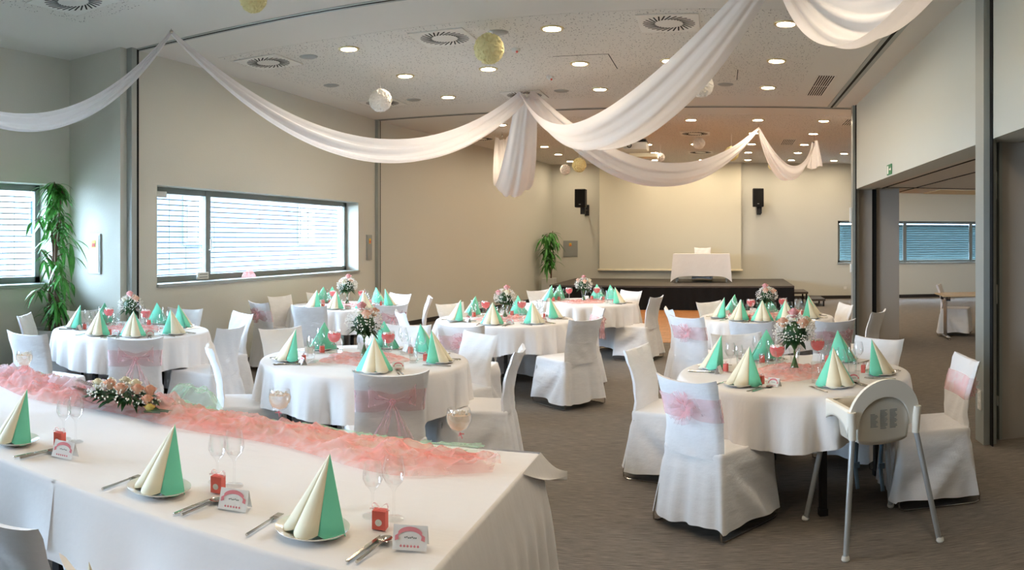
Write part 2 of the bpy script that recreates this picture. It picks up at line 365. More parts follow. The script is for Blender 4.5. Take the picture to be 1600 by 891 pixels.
def blind(label, axis, pos, a0, a1, z0, z1, pitch, tilt, wd=.045, m='slat'):
    g = G(); z = z0+.02
    while z < z1-.06:
        dz = wd/2*math.sin(tilt); dx = wd/2*math.cos(tilt)
        if axis == 'x': g.add([(pos-dx, a0, z-dz), (pos+dx, a0, z+dz), (pos+dx, a1, z+dz), (pos-dx, a1, z-dz), (pos-dx, a0, z-dz+.011), (pos+dx, a0, z+dz+.011), (pos+dx, a1, z+dz+.011), (pos-dx, a1, z-dz+.011)], [(0,1,2,3),(4,7,6,5),(0,4,5,1),(1,5,6,2),(2,6,7,3),(3,7,4,0)])
        else: g.add([(a0, pos-dx, z-dz), (a0, pos+dx, z+dz), (a1, pos+dx, z+dz), (a1, pos-dx, z-dz), (a0, pos-dx, z-dz+.011), (a0, pos+dx, z+dz+.011), (a1, pos+dx, z+dz+.011), (a1, pos-dx, z-dz+.011)], [(0,1,2,3),(4,7,6,5),(0,4,5,1),(1,5,6,2),(2,6,7,3),(3,7,4,0)])
        z += pitch
    o = thing('venetian_blind', label, 'blind', (0, 0, 0))
    g.build('slats', m, o, smooth=0)
    n = max(3, int((a1-a0)/.9))
    for i in range(n):
        a = a0+.25+(a1-a0-.5)*i/(n-1)
        g = G()
        if axis == 'x': g.box((pos-.003, a-.003, z0), (pos+.003, a+.003, z1))
        else: g.box((a-.003, pos-.003, z0), (a+.003, pos+.003, z1))
        g.build('ladder_cord', 'alud', o, smooth=0)
    g = G()
    if axis == 'x':
        g.box((pos-.04, a0, z1-.05), (pos+.04, a1, z1))
    else: g.box((a0, pos-.04, z1-.05), (a1, pos+.04, z1))
    g.build('head_rail', 'slat', o, smooth=0)
blind('pale venetian blind outside the window behind the tall plant', 'x', -7.22, -2.35, 5.58, 1.2, 2.28, .067, .0)
blind('pale venetian blind outside the narrow left sash of the long window', 'x', -6.33, 6.5, 7.64, 1.19, 2.27, .067, .0)
blind('pale venetian blind outside the wide pane of the long window', 'x', -6.33, 7.72, 11.44, 1.19, 2.27, .067, .0)
blind('teal venetian blind in the window beside the stage wall', 'y', 21.34, hx0+.02, hx1-.02, 1.02, 2.17, .067, 1.2, .070, 'slatteal')
# buildings outside
def building(label, x, y0, y1, h, mt, wins, ztop=None):
    b = thing('building', label, 'building', (x, (y0+y1)/2, 0))
    G().box((-3, y0-(y0+y1)/2, 0), (0, y1-(y0+y1)/2, h)).build('wall', mt, b, smooth=0)
    G().box((-3.2, y0-(y0+y1)/2-.2, h), (.3, y1-(y0+y1)/2+.2, h+.25)).build('roof', 'alud', b, smooth=0)
    for a, z in wins:
        a -= (y0+y1)/2
        f = G().box((0, a-.6, z), (.06, a+.6, z+1.5)).build('window', 'facadew', b, smooth=0)
        G().box((.061, a-.5, z+.1), (.08, a-.04, z+1.4)).box((.061, a+.04, z+.1), (.08, a+.5, z+1.4)).build('pane', 'darkglass', f, smooth=0)
building('grey blue house seen through the wide pane of the long window', -15, 15.5, 27, 4.6, 'facade', [(18, 1.5), (24.5, 1.5)])
building('white house seen through the narrow sash of the long window', -24, 10, 24, 7, 'facadew', [(19, 1.8), (21.5, 1.8), (15.5, 1.8)])
building('white house seen through the window behind the plant', -22, -2, 8, 4.0, 'facadew', [(4, 1.2)])
building('blue grey facade seen through the window beside the stage wall', 12, 26, 40, 6, 'facade', [(30, 1.5)])
tag(G().box((-40, -30, -.6), (-7.6, 50, -.5)).build('courtyard_ground', 'paving', smooth=0), 'pale paved courtyard outside the long window', 'ground')['kind'] = 'structure'

# ------------------------------------------------------------------ ceiling fittings
def make_downlight():
    t = thing('downlight', 'x', 'ceiling light', (0, 0, 0), group='recessed ceiling downlights')
    G().lathe([(.088, -.004), (.09, -.012), (.118, -.010), (.122, 0), (.088, 0)], 32).build('trim_ring', 'ring', t)
    G().disc((0, 0, -.006), .089, 28, True).build('diffuser', 'lamp', t, smooth=0)
    return t
DL = make_downlight()
rows = {7.45: (-4.0, -1.7, .63), 9.0: (-4.0, -2.87, -1.71, -.62, .65), 10.58: (-4.0, -1.72, .645),
        13.45: (-4.03, -.55, .64, 1.82), 15.1: (-4.03, -1.7, .63, 1.83), 16.85: (-4.02, -1.65, -.6, .66, 1.84),
        18.45: (-4.05, -1.65, .64, 1.86, 3.0), 20.15: (-4.1, -1.78, -.52, .69, 1.85, 3.0)}
outs = {4.4: (-1.7, .63), 2.85: (-1.7, .63), 1.2: (-1.7, .63)}
zone = ('middle ceiling bay', 'stage ceiling bay')
for iy, (yy, xs) in enumerate(sorted(rows.items())):
    z_ = 0 if yy < 12 else 1; r_ = iy if z_ == 0 else iy-3
    for ix, xx in enumerate(xs):
        place(DL, (xx, yy, H-.0035), 0, 'lit round downlight, %s row of the %s, %s from left' % (ordn(r_), zone[z_], ordn(ix)))
for r_, (yy, xs) in enumerate(outs.items()):
    for ix, xx in enumerate(xs): place(DL, (xx, yy, H-.0035), 0, 'lit round downlight over the head table bay, %s row, %s from left' % (ordn(r_), ordn(ix)))
for xx, yy, w_ in ((4.2, 9, 'above the near aisle'), (4.2, 5, 'nearest the pillar'), (6.5, 7, 'nearest the right wall'), (6.5, 11, 'behind the folding table')):
    place(DL, (xx, yy, 2.5), 0, 'added unseen downlight in the low side room ceiling, '+w_)  # out-of-view lamps added to brighten the side room
for xx, yy, w_ in ((4.5, 15, 'left of the side window'), (7, 15, 'above the side room'), (4.5, 18.5, 'nearest the side window'), (7, 18.5, 'right of the side window')):
    place(DL, (xx, yy, H-.0035), 0, 'added unseen downlight in the high side bay, '+w_)  # more unseen lamps, added to lift the light in the side bay
def make_diffuser():
    t = thing('air_diffuser', 'x', 'ceiling vent', (0, 0, 0), group='square swirl air diffusers')
    G().bb((0, 0, -.006), (.6, .6, .012)).build('plate', 'plastic2', t, smooth=0, bevel=.003)
    g = G()
    for k in range(28):
        a = k*2*PI/28; mx = Matrix.Rotation(a, 4, 'Z') @ Matrix.Translation((.195, 0, 0)) @ Matrix.Rotation(.5, 4, 'Z')
        g.bb((0, 0, -.0125), (.135, .015, .003), mx)
    g.build('swirl_slots', 'slot', t, smooth=0)
    return t
DF = make_diffuser()
for k, (xx, yy, lb) in enumerate(((-.52, 7.42, 'nearest the long white swag'), (-2.86, 7.46, 'beside the large yellow pompom'), (-5.12, 7.5, 'above the long window'),
        (-5.1, 10.6, 'behind the round white pompom'), (-2.87, 10.75, 'above the gathered peak of the drapes'), (-5.1, 4.42, 'at the top left corner of the picture'),
        (-.54, 15.15, 'right of the projector, nearer one'), (-.52, 18.4, 'right of the projector, farther one'), (-2.87, 15.15, 'left of the projector, nearer one'),
        (-2.87, 18.4, 'left of the projector, farther one'), (-5.0, 15.15, 'beside the slanted far left wall'))):
    place(DF, (xx, yy, H-.003), 0, 'square swirl air diffuser '+lb)
def grille(label, x0, x1, y0, y1):
    o = thing('ceiling_grille', label, 'ceiling vent', ((x0+x1)/2, (y0+y1)/2, H), group='rectangular ceiling grilles'); w_, l_ = x1-x0, y1-y0
    G().bb((0, 0, -.004), (w_, l_, .008)).build('frame', 'plastic2', o, smooth=0)
    g = G(); n = 7
    for k in range(n):
        x = -w_/2+.025+(w_-.05)*k/(n-1)
        for s_ in (-1, 1): g.bb((x, s_*l_/4, -.009), (.014, l_/2-.04, .004))
    g.build('slots', 'slot', o, smooth=0)
grille('long slotted ceiling grille beside the right ceiling rail', 1.24, 1.48, 9.72, 11.1)
grille('small slotted ceiling grille in the stage bay right of the far swag', 1.3, 1.58, 16.0, 16.9)
grille('slotted ceiling grille at the right edge of the stage bay', 2.2, 2.5, 13.2, 13.9)
def make_disc():
    t = thing('ceiling_speaker', 'x', 'ceiling speaker', group='round ceiling discs')
    G().lathe([(.001, -.012), (.085, -.012), (.098, -.004), (.1, 0)], 28).build('disc', 'greybox', t); G().lathe([(.1, -.003), (.108, -.003), (.11, 0)], 28).build('rim', 'alu', t); return t
DS = make_disc()
for xx, yy, lb in ((-4.58, 7.54, 'right of the diffuser above the long window'), (-5.16, 9.1, 'nearest the middle of the left wall'), (-2.27, 7.45, 'above the large yellow pompom'),
                   (-4.57, 10.6, 'right of the white pompom'), (-2.28, 10.6, 'right of the drape peak'), (.05, 10.4, 'near the pompom half hidden by the swag')):
    place(DS, (xx, yy, H-.003), 0, 'small round grey ceiling disc '+lb)
def detector(x, y, lb):
    t = thing('smoke_detector', lb, 'smoke detector', (*P(x, y, 3.75).xy, H-.003))
    G().lathe([(.001, -.045), (.03, -.045), (.045, -.03), (.05, 0)], 20).build('housing', 'plastic2', t)
    G().ball((.02, -.03, -.045), .014).build('indicator', 'red', t)
detector(806, 81, 'small smoke detector with red light beside the yellow pompom'); detector(860, 124, 'small smoke detector right of the drape peak')
g = G()
for a, b in (((-1.95, 8.6), (-1.3, 8.6)), ((-1.3, 8.6), (-1.3, 9.35)), ((.2, 9.5), (.2, 10.1))):
    g.box((a[0]-.005, a[1]-.005, H-.005), (b[0]+.005, b[1]+.005, H-.003))
struct('hatch_joint', g, 'slot', ceil, smooth=0)
# projector
pj = thing('projector', 'white projector hanging from the ceiling in front of the stage', 'projector', (*PD(994, 225, 14.0).xy, 3.3))
G().bb((0, 0, .07), (.44, .38, .14)).build('body', 'plastic2', pj, bevel=.02); G().bb((0, 0, .17), (.4, .34, .05)).build('top_shell', 'spk', pj, bevel=.01)
G().bb((.14, -.02, -.10), (.5, .3, .07)).build('shelf', 'cream', pj, bevel=.005)
G().tube([(0, 0, .18), (0, 0, H-3.3)], .02).tube([(.1, .1, .18), (.16, .1, H-3.3)], .012).build('mount_pole', 'spk', pj)
G().lathe([(.04, 0), (.045, .03), (.03, .03)], 20).build('lens', 'spk', pj, loc=(-.1, -.2, .07)).rotation_euler = (PI/2, 0, 0)

# ------------------------------------------------------------------ fittings on the walls
def cabinet(label, loc, rz, w_, h_, sticker=True):
    t = thing('wall_cabinet', label, 'cabinet', loc, rz)
    G().bb((0, -.01, 0), (w_, .02, h_)).build('frame', 'alu', t, smooth=0, bevel=.002)
    G().bb((0, -.022, 0), (w_-.04, .008, h_-.04)).build('door', 'greybox', t, smooth=0)
    if sticker:
        G().bb((0, -.028, h_*.25), (.07, .003, .09)).build('sticker', 'yellowst', t, smooth=0); G().bb((0, -.031, h_*.22), (.05, .003, .04)).build('sticker_mark', 'red', t, smooth=0)
    return t
p_ = PD(149, 396, 8.69); cabinet('slim grey wall cabinet with yellow sticker beside the plant', (p_.x, 5.88, 1.49), 0, .2, .46)
cabinet('slim grey wall cabinet with star sticker right of the long window', (-5.97, 11.85, 1.52), PI/2, .2, .44)
p_ = PD(890, 389, 21.3); cabinet('square grey wall cabinet under the left loudspeaker', (p_.x, 21.0, 1.40), 0, .42, .46)
def socket(label, loc, rz, kind='wall socket', tall=False):
    t = thing('wall_socket' if 'socket' in kind else 'wall_switch', label, kind, loc, rz)
    n = 2 if tall else 1
    for k in range(n):
        zz = (k-(n-1)/2)*.08
        f = G().bb((0, -.006, zz), (.08, .012, .08)).build('plate', 'plastic2', t, smooth=0, bevel=.003)
        G().lathe([(.001, .008), (.018, .008), (.02, .012), (.024, .012)], 16).build('insert', 'card', f).location = (0, -.003, zz)
        f.children[0].rotation_euler = (PI/2, 0, 0)
socket('white wall socket low on the slanted wall behind the tables', (-5.4, 16.75, .4), math.radians(82))
socket('white wall socket on the back wall right of the stage', (3.45, 21, .3), 0)
socket('white double switch on the near right pillar', (2.235, 5.9, 1.2), -PI/2, 'wall switch', True)
socket('white socket low on the near right pillar', (2.235, 5.88, .32), -PI/2)
socket('white double socket on the near right wall profile', (2.06, 5.8, .35), -PI/2, 'wall socket', True)
t = thing('wall_sensor', 'white motion sensor high on the near right pillar', 'sensor', (2.235, 5.9, 2.1), -PI/2); G().bb((0, -.02, 0), (.075, .04, .24)).build('housing', 'plastic2', t, bevel=.012)
t = thing('wall_sensor', 'small white sensor on the far right profile', 'sensor', (2.07, 11.93, 2.05), -PI/2); G().bb((0, -.02, 0), (.08, .04, .24)).build('housing', 'plastic2', t, bevel=.012)
t = thing('wall_sensor', 'small white thermostat at door height on the far right profile', 'sensor', (2.07, 11.93, 1.2), -PI/2); G().bb((0, -.015, 0), (.06, .03, .14)).build('housing', 'plastic2', t, bevel=.008)
es = thing('exit_sign', 'small green and white exit pictogram on the right bulkhead', 'sign', (2.12, 9.4, 2.545), -PI/2)
G().bb((0, -.006, 0), (.26, .01, .13)).build('panel', 'sign', es, smooth=0)
g = G().bb((-.07, -.012, 0), (.07, .002, .10)).bb((.05, -.012, 0), (.08, .002, .02)); g.add([(.09, -.012, -.03), (.12, -.012, 0), (.09, -.012, .03)], [(0, 1, 2)])
g.build('pictogram', 'card', es, smooth=0)
t = thing('window_vent', 'white vent box at the top left of the long window', 'vent', (-6.18, 6.66, 2.2), PI/2); G().bb((0, -.02, 0), (.32, .04, .07)).build('housing', 'plastic2', t, bevel=.005)
t = thing('window_label', 'small white label plate under the window mullion', 'label plate', (-6.16, 7.5, 1.19), PI/2); G().bb((0, -.02, 0), (.22, .03, .09)).build('plate', 'plastic2', t, bevel=.004)
G().bb((0, -.037, .02), (.16, .002, .008)).bb((0, -.037, -.015), (.16, .002, .008)).build('lettering', 'alud', t, smooth=0)
# projection screen, speakers
s_ = thing('projection_screen', 'large cream projection screen lowered in front of the back wall', 'projection screen', (-1.44, 20.9, .8))
G().box((-1.97, -.005, .03), (1.97, .005, H-.83)).build('fabric', 'screen', s_, smooth=0)
G().box((-2.02, -.03, -.01), (2.02, .03, .04)).build('bottom_bar', 'ivory', s_, bevel=.008)
G().box((-2.02, -.06, H-.83-.0), (2.02, .06, H-.8)).build('casing', 'ceil', s_, bevel=.004)
def speaker(label, x, y):
    p = PD(x, y, 20.6); t = thing('wall_loudspeaker', label, 'loudspeaker', p, 0)
    g = G().bb((0, 0, 0), (.30, .26, .50)); g.build('cabinet', 'spk', t, bevel=.02)
    G().bb((0, -.135, 0), (.27, .012, .46)).build('grille', 'stageskirt', t, bevel=.006)
    G().bb((.0, -.143, -.17), (.05, .003, .015)).build('badge', 'alu', t, smooth=0)
    G().bb((.04, .1, -.33), (.13, .1, .2)).tube([(.04, .1, -.3), (.04, 20.98-p.y, -.3)], .025).bb((.04, 20.975-p.y, -.3), (.12, .02, .3)).build('bracket', 'spk', t, bevel=.006)
speaker('black wall loudspeaker left of the projection screen', 907.5, 310); speaker('black wall loudspeaker right of the projection screen', 1184.5, 309)

# ------------------------------------------------------------------ stage
st = thing('stage', 'low stage with dark deck and black skirt in front of the screen', 'stage', (-1.2, 17.7, 0))
G().box((-2.9, 0, .53), (2.9, 3.24, .57)).build('deck', 'stagetop', st, smooth=0, bevel=.004)
def skirt(u, v):
    L = 5.8; s = u*(L+3.2*2); a = .012*math.sin(u*260)*(1-v*.4)+.006*math.sin(u*97)
    if s < 3.2: return (-2.9-a, 3.2-s, .53*v)
    if s < 3.2+L: return (-2.9+s-3.2, -a, .53*v)
    return (2.9+a, s-3.2-L, .53*v)
G().surf(skirt, 420, 5).build('skirt', 'stageskirt', st)
for k, (x0, x1, z) in enumerate(((1.73, 2.13, .37), (2.14, 2.56, .19))):
    t = thing('stage_step', 'grey portable stage step, %s one beside the stage' % ('taller' if k == 0 else 'lower'), 'step', ((x0+x1)/2, 19.1, 0), group='steps beside the stage')
    G().bb((0, 0, z-.03), (x1-x0, 1.0, .05)).build('tread', 'stagetop', t, bevel=.004)
    for sx in (-1, 1):
        for sy in (-1, 1): G().bb((sx*(x1-x0-.08)/2, sy*.44, (z-.055)/2), (.04, .04, z-.055)).build('leg', 'spk', t, smooth=0)
# ------------------------------------------------------------------ drapes and pompoms
def swag(label, pts, sag, wd, twist, seed, name='ceiling_drape', tmid=.5, nu=70, hang=None, gather=.35):
    """cloth band hung between hooks: pts = hook points, wd = width at the belly"""
    rnd = random.Random(seed); g = G(); A, B = Vector(pts[0]), Vector(pts[1]); d = (B-A); d.z = 0; side = Vector((-d.y, d.x, 0)).normalized()
    ph = [rnd.uniform(0, 6.28) for _ in range(4)]; nv = 22
    def fn(v, u):
        # u along, v across
        p = A.lerp(B, u); e = 1-((u-tmid)/(tmid if u < tmid else 1-tmid))**2; p.z -= sag*(e)
        gg = gather[0]+(gather[1]-gather[0])*u if isinstance(gather, tuple) else gather; belly = gg+(1-gg)*math.sin(PI*u)**.8
        a = (v-.5)*2; w_ = wd*belly
        tw = twist[0]+(twist[1]-twist[0])*u
        ox = a*w_*.5*math.cos(tw); oz = a*w_*.5*math.sin(tw)
        # the hanging belly curls into a trough with lengthwise folds
        fold = .022*math.sin(v*17+ph[0]+u*2.2)+.016*math.sin(v*31+ph[1]-u*3)
        trough = -(1-a*a)*w_*.30
        n_ = Vector((0, 0, 1))*math.cos(tw)-side*math.sin(tw)
        return p+side*ox+Vector((0, 0, oz))+n_*(trough+fold*min(1, belly*1.1))
    g.surf(fn, nv, nu)
    o = g.build(name, 'drape', smooth=180)
    return tag(o, label, 'drape', 'white drapes under the ceiling')
HK = {'a': (-5.10, 5.73, 3.76), 'b': (-2.76, 10.5, 3.76), 'c': (.42, 5.7, 3.76), 'd': (.67, 13.9, 3.70), 'e': (1.80, 14.7, 3.55), 'f': (-4.30, 14.4, 3.72)}
swag('long white drape sagging across the picture above the long window', [HK['a'], HK['b']], 1.03, .42, (1.1, .5), 1, gather=(.16, .5))
swag('white drape at far left, rising from the picture edge to the first peak', [(-5.3, 2.1, 3.7), HK['a']], 1.05, .22, (.8, 1.1), 2, gather=.16)
swag('broad white drape rising to the top edge, right of the middle peak', [HK['b'], HK['c']], .92, .54, (-.2, -.6), 3, gather=(.5, .2), tmid=.46)
swag('white drape sagging in front of the projection screen', [HK['b'], HK['d']], 1.02, .50, (-.5, -1.1), 4, gather=(.4, .16))
swag('white drape hanging end-on below the middle peak', [HK['b'], HK['f']], 1.17, .60, (.15, -.1), 5, gather=.45)
swag('short white drape between the two far right peaks', [HK['d'], HK['e']], .70, .38, (-.8, -.7), 6, gather=.16)
swag('wide white drape hanging at the top right corner', [HK['c'], (1.30, 2.7, 3.76)], .80, .48, (.9, 1.0), 7, gather=.2)
# tail at the last peak
g = G()
def tail(u, v): a = (u-.5)*2; return Vector((1.80+a*(.05+.10*v)+.02*math.sin(u*14), 14.66+.03*math.sin(u*20), 3.56-.50*v-.03*math.sin(u*5)))
o = g.surf(tail, 24, 12).build('ceiling_drape', 'drape', smooth=180); tag(o, 'short white drape tail hanging from the rightmost peak', 'drape', 'white drapes under the ceiling')
g = G()
for k in 'abcdef':
    x, y, z = HK[k]; g.tube([(x, y, z-.02), (x, y, H)], .004).ball((x, y, z), .02)
struct('ceiling_hook', g, 'steel', ceil)
def make_pom(m):
    t = thing('paper_pompom', 'x', 'pompom', group='tissue paper pompoms')
    rnd = random.Random(3); g = G()
    def fluff(u, v):
        a = u*2*PI; b = PI*v; n = Vector((math.sin(b)*math.cos(a), math.sin(b)*math.sin(a), math.cos(b)))
        q = abs(noise.noise(n*4.2))+.6*abs(noise.noise(n*9+Vector((5, 1, 2)))); return n*(1.02-.22*q)
    g.surf(fluff, 72, 40, cu=True)
    for k in range(0):
        z = 1-2*(k+.5)/150; a = k*2.399963; r = math.sqrt(1-z*z); n = Vector((r*math.cos(a), r*math.sin(a), z)); s1 = n.orthogonal().normalized(); s2 = n.cross(s1)
        rot = rnd.uniform(0, 6.28); e = s1*math.cos(rot)+s2*math.sin(rot); f_ = n.cross(e); w_ = .26; c = n*rnd.uniform(.86, .98)
        vs = [c*.55-e*.06, c*.55+e*.06]
        for q in range(5):
            u = q/4*2-1; vs.append(c*(1.0-.06*u*u)+e*w_*u+f_*(.10*math.cos(u*2.4)+rnd.uniform(-.03, .03)))
        g.add(vs, [(0, 2, 3), (0, 3, 4), (0, 4, 1), (1, 4, 5), (1, 5, 6)])
    g.build('tissue_petals', m, t, smooth=40)
    G().tube([(0, 0, .8), (0, 0, 1.0)], .012, 5).build('string', 'card', t)
    return t
PW = make_pom('pomw'); PY = make_pom('pomy')
for x, y, d, r, y_, lb in ((396, -2, 6.1, .115, 1, 'cream paper pompom cut by the top edge, left of the picture'), (764, 76, 7.5, .155, 1, 'large cream paper pompom below the ceiling diffuser'),
        (594.5, 157, 9.8, .152, 0, 'round white paper pompom in front of a far diffuser'), (1096, 133, 9.2, .15, 0, 'white paper pompom half behind the broad rising swag'),
        (905, 258, 16, .155, 1, 'cream paper pompom on a string above the left loudspeaker'), (883, 265, 17.2, .12, 0, 'small white paper pompom left of the left loudspeaker'),
        (1032, 246, 17, .10, 0, 'small white pompom right of the projector'), (1092, 224, 15.2, .125, 0, 'pale pompom between the two far diffusers'),
        (1143, 240, 15.2, .15, 1, 'cream pompom behind the far swag'), (1207, 259, 17, .10, 1, 'small cream pompom below the short far swag'),
        (1112, 259, 18.5, .10, 0, 'small pale pompom in front of the projection screen top')):
    p = PD(x, y, d); o = place(PY if y_ else PW, p, random.uniform(0, 6), lb, scale=(r, r, r))
    for ch in o.children:
        if ch.name.startswith('string'): ch.scale = (.012/r*1.0, .012/r, 1) if False else (1, 1, 1)
    ln = max(.05, H-p.z-r)
    s2 = G().tube([(0, 0, .9), (0, 0, .95+ln/r)], .0025/r, 5).build('hanging_thread', 'card', o)
for pr in (PW, PY):
    pass
# ------------------------------------------------------------------ plants
def plant(label, loc, h, potr, poth, spread, n, seed, square=False, tiers=None, leaflen=.2, xmin=-9):
    t = thing('potted_plant', label, 'plant', loc); rnd = random.Random(seed)
    if square: G().box((-potr, -potr, 0), (potr, potr, poth)).build('pot', 'pot', t, smooth=0, bevel=.01)
    else: G().lathe([(.001, 0), (potr*.72, 0), (potr*.8, .02), (potr, poth-.02), (potr, poth), (potr-.03, poth), (potr-.03, poth-.05), (.001, poth-.05)], 32).build('pot', 'pot', t)
    G().disc((0, 0, poth-.04), potr-.02, 24).build('soil', 'soil', t, smooth=0)
    tr = G()
    for k in range(3 if not square else 1):
        a = k*2.1; b = Vector((.05*math.cos(a), .05*math.sin(a), poth-.05)); pts = [b+Vector((.04*math.sin(i*1.3+k)*i/6, .04*math.cos(i*1.1+k)*i/6, (h-poth)*i/6*(.97-.1*k))) for i in range(7)]
        tr.tube(pts, [.022-.0022*i for i in range(7)], 8)
    br = []
    for k in range(n//9):
        z = poth+.12+(h-poth-.15)*(rnd.random()**.8) if not tiers else rnd.choice(tiers)+rnd.uniform(-.1, .12)
        prof = math.sin(PI*min(1, max(.12, (z-poth)/(h-poth)*.86+.1)))
        a = rnd.uniform(0, 6.28); L = spread*prof*rnd.uniform(.45, 1)
        p0 = Vector((0, 0, z)); p1 = p0+Vector((math.cos(a)*L*.6, math.sin(a)*L*.6, L*.28)); p2 = p0+Vector((math.cos(a)*L, math.sin(a)*L, L*.2-.04))
        tr.tube([p0, p1, p2], [.007, .004, .002], 5); br.append((p0, p1, p2))
    tr.v = [Vector((max(v.x, xmin-loc[0]), v.y, v.z)) for v in tr.v]; tr.build('trunk', 'bark', t)
    g = G()
    for p0, p1, p2 in br:
        for q in range(9):
            u = rnd.random(); p = p0.lerp(p1, u*2) if u < .5 else p1.lerp(p2, u*2-1)
            a = rnd.uniform(0, 6.28); d = Vector((math.cos(a), math.sin(a), rnd.uniform(-.9, .35)))
            if loc[0]+p.x+d.normalized().x*leaflen < xmin: d.x = abs(d.x)
            if loc[0]+p.x < xmin+.04: continue
            g.leaf(p, d, leaflen*rnd.uniform(.7, 1.15), leaflen*.095*rnd.uniform(.8, 1.3), rnd.uniform(.35, .9))
    g.build('foliage', 'green', t, smooth=60)
    return t
pp = Vector((-6.50, 5.36, 0)); plant('tall leafy potted plant with hanging narrow leaves in the left corner', pp, 2.33, .25, .66, .43, 350, 5, leaflen=.205, xmin=-6.84)
pb = PD(858, 400, 20.4); plant('slim dracaena-like plant in a square pot left of the stage', (pb.x, pb.y, 0), 1.98, .17, .62, .36, 200, 9, xmin=-4.92, square=True, tiers=[1.75, 1.3, .95, 1.6, 1.15], leaflen=.30)

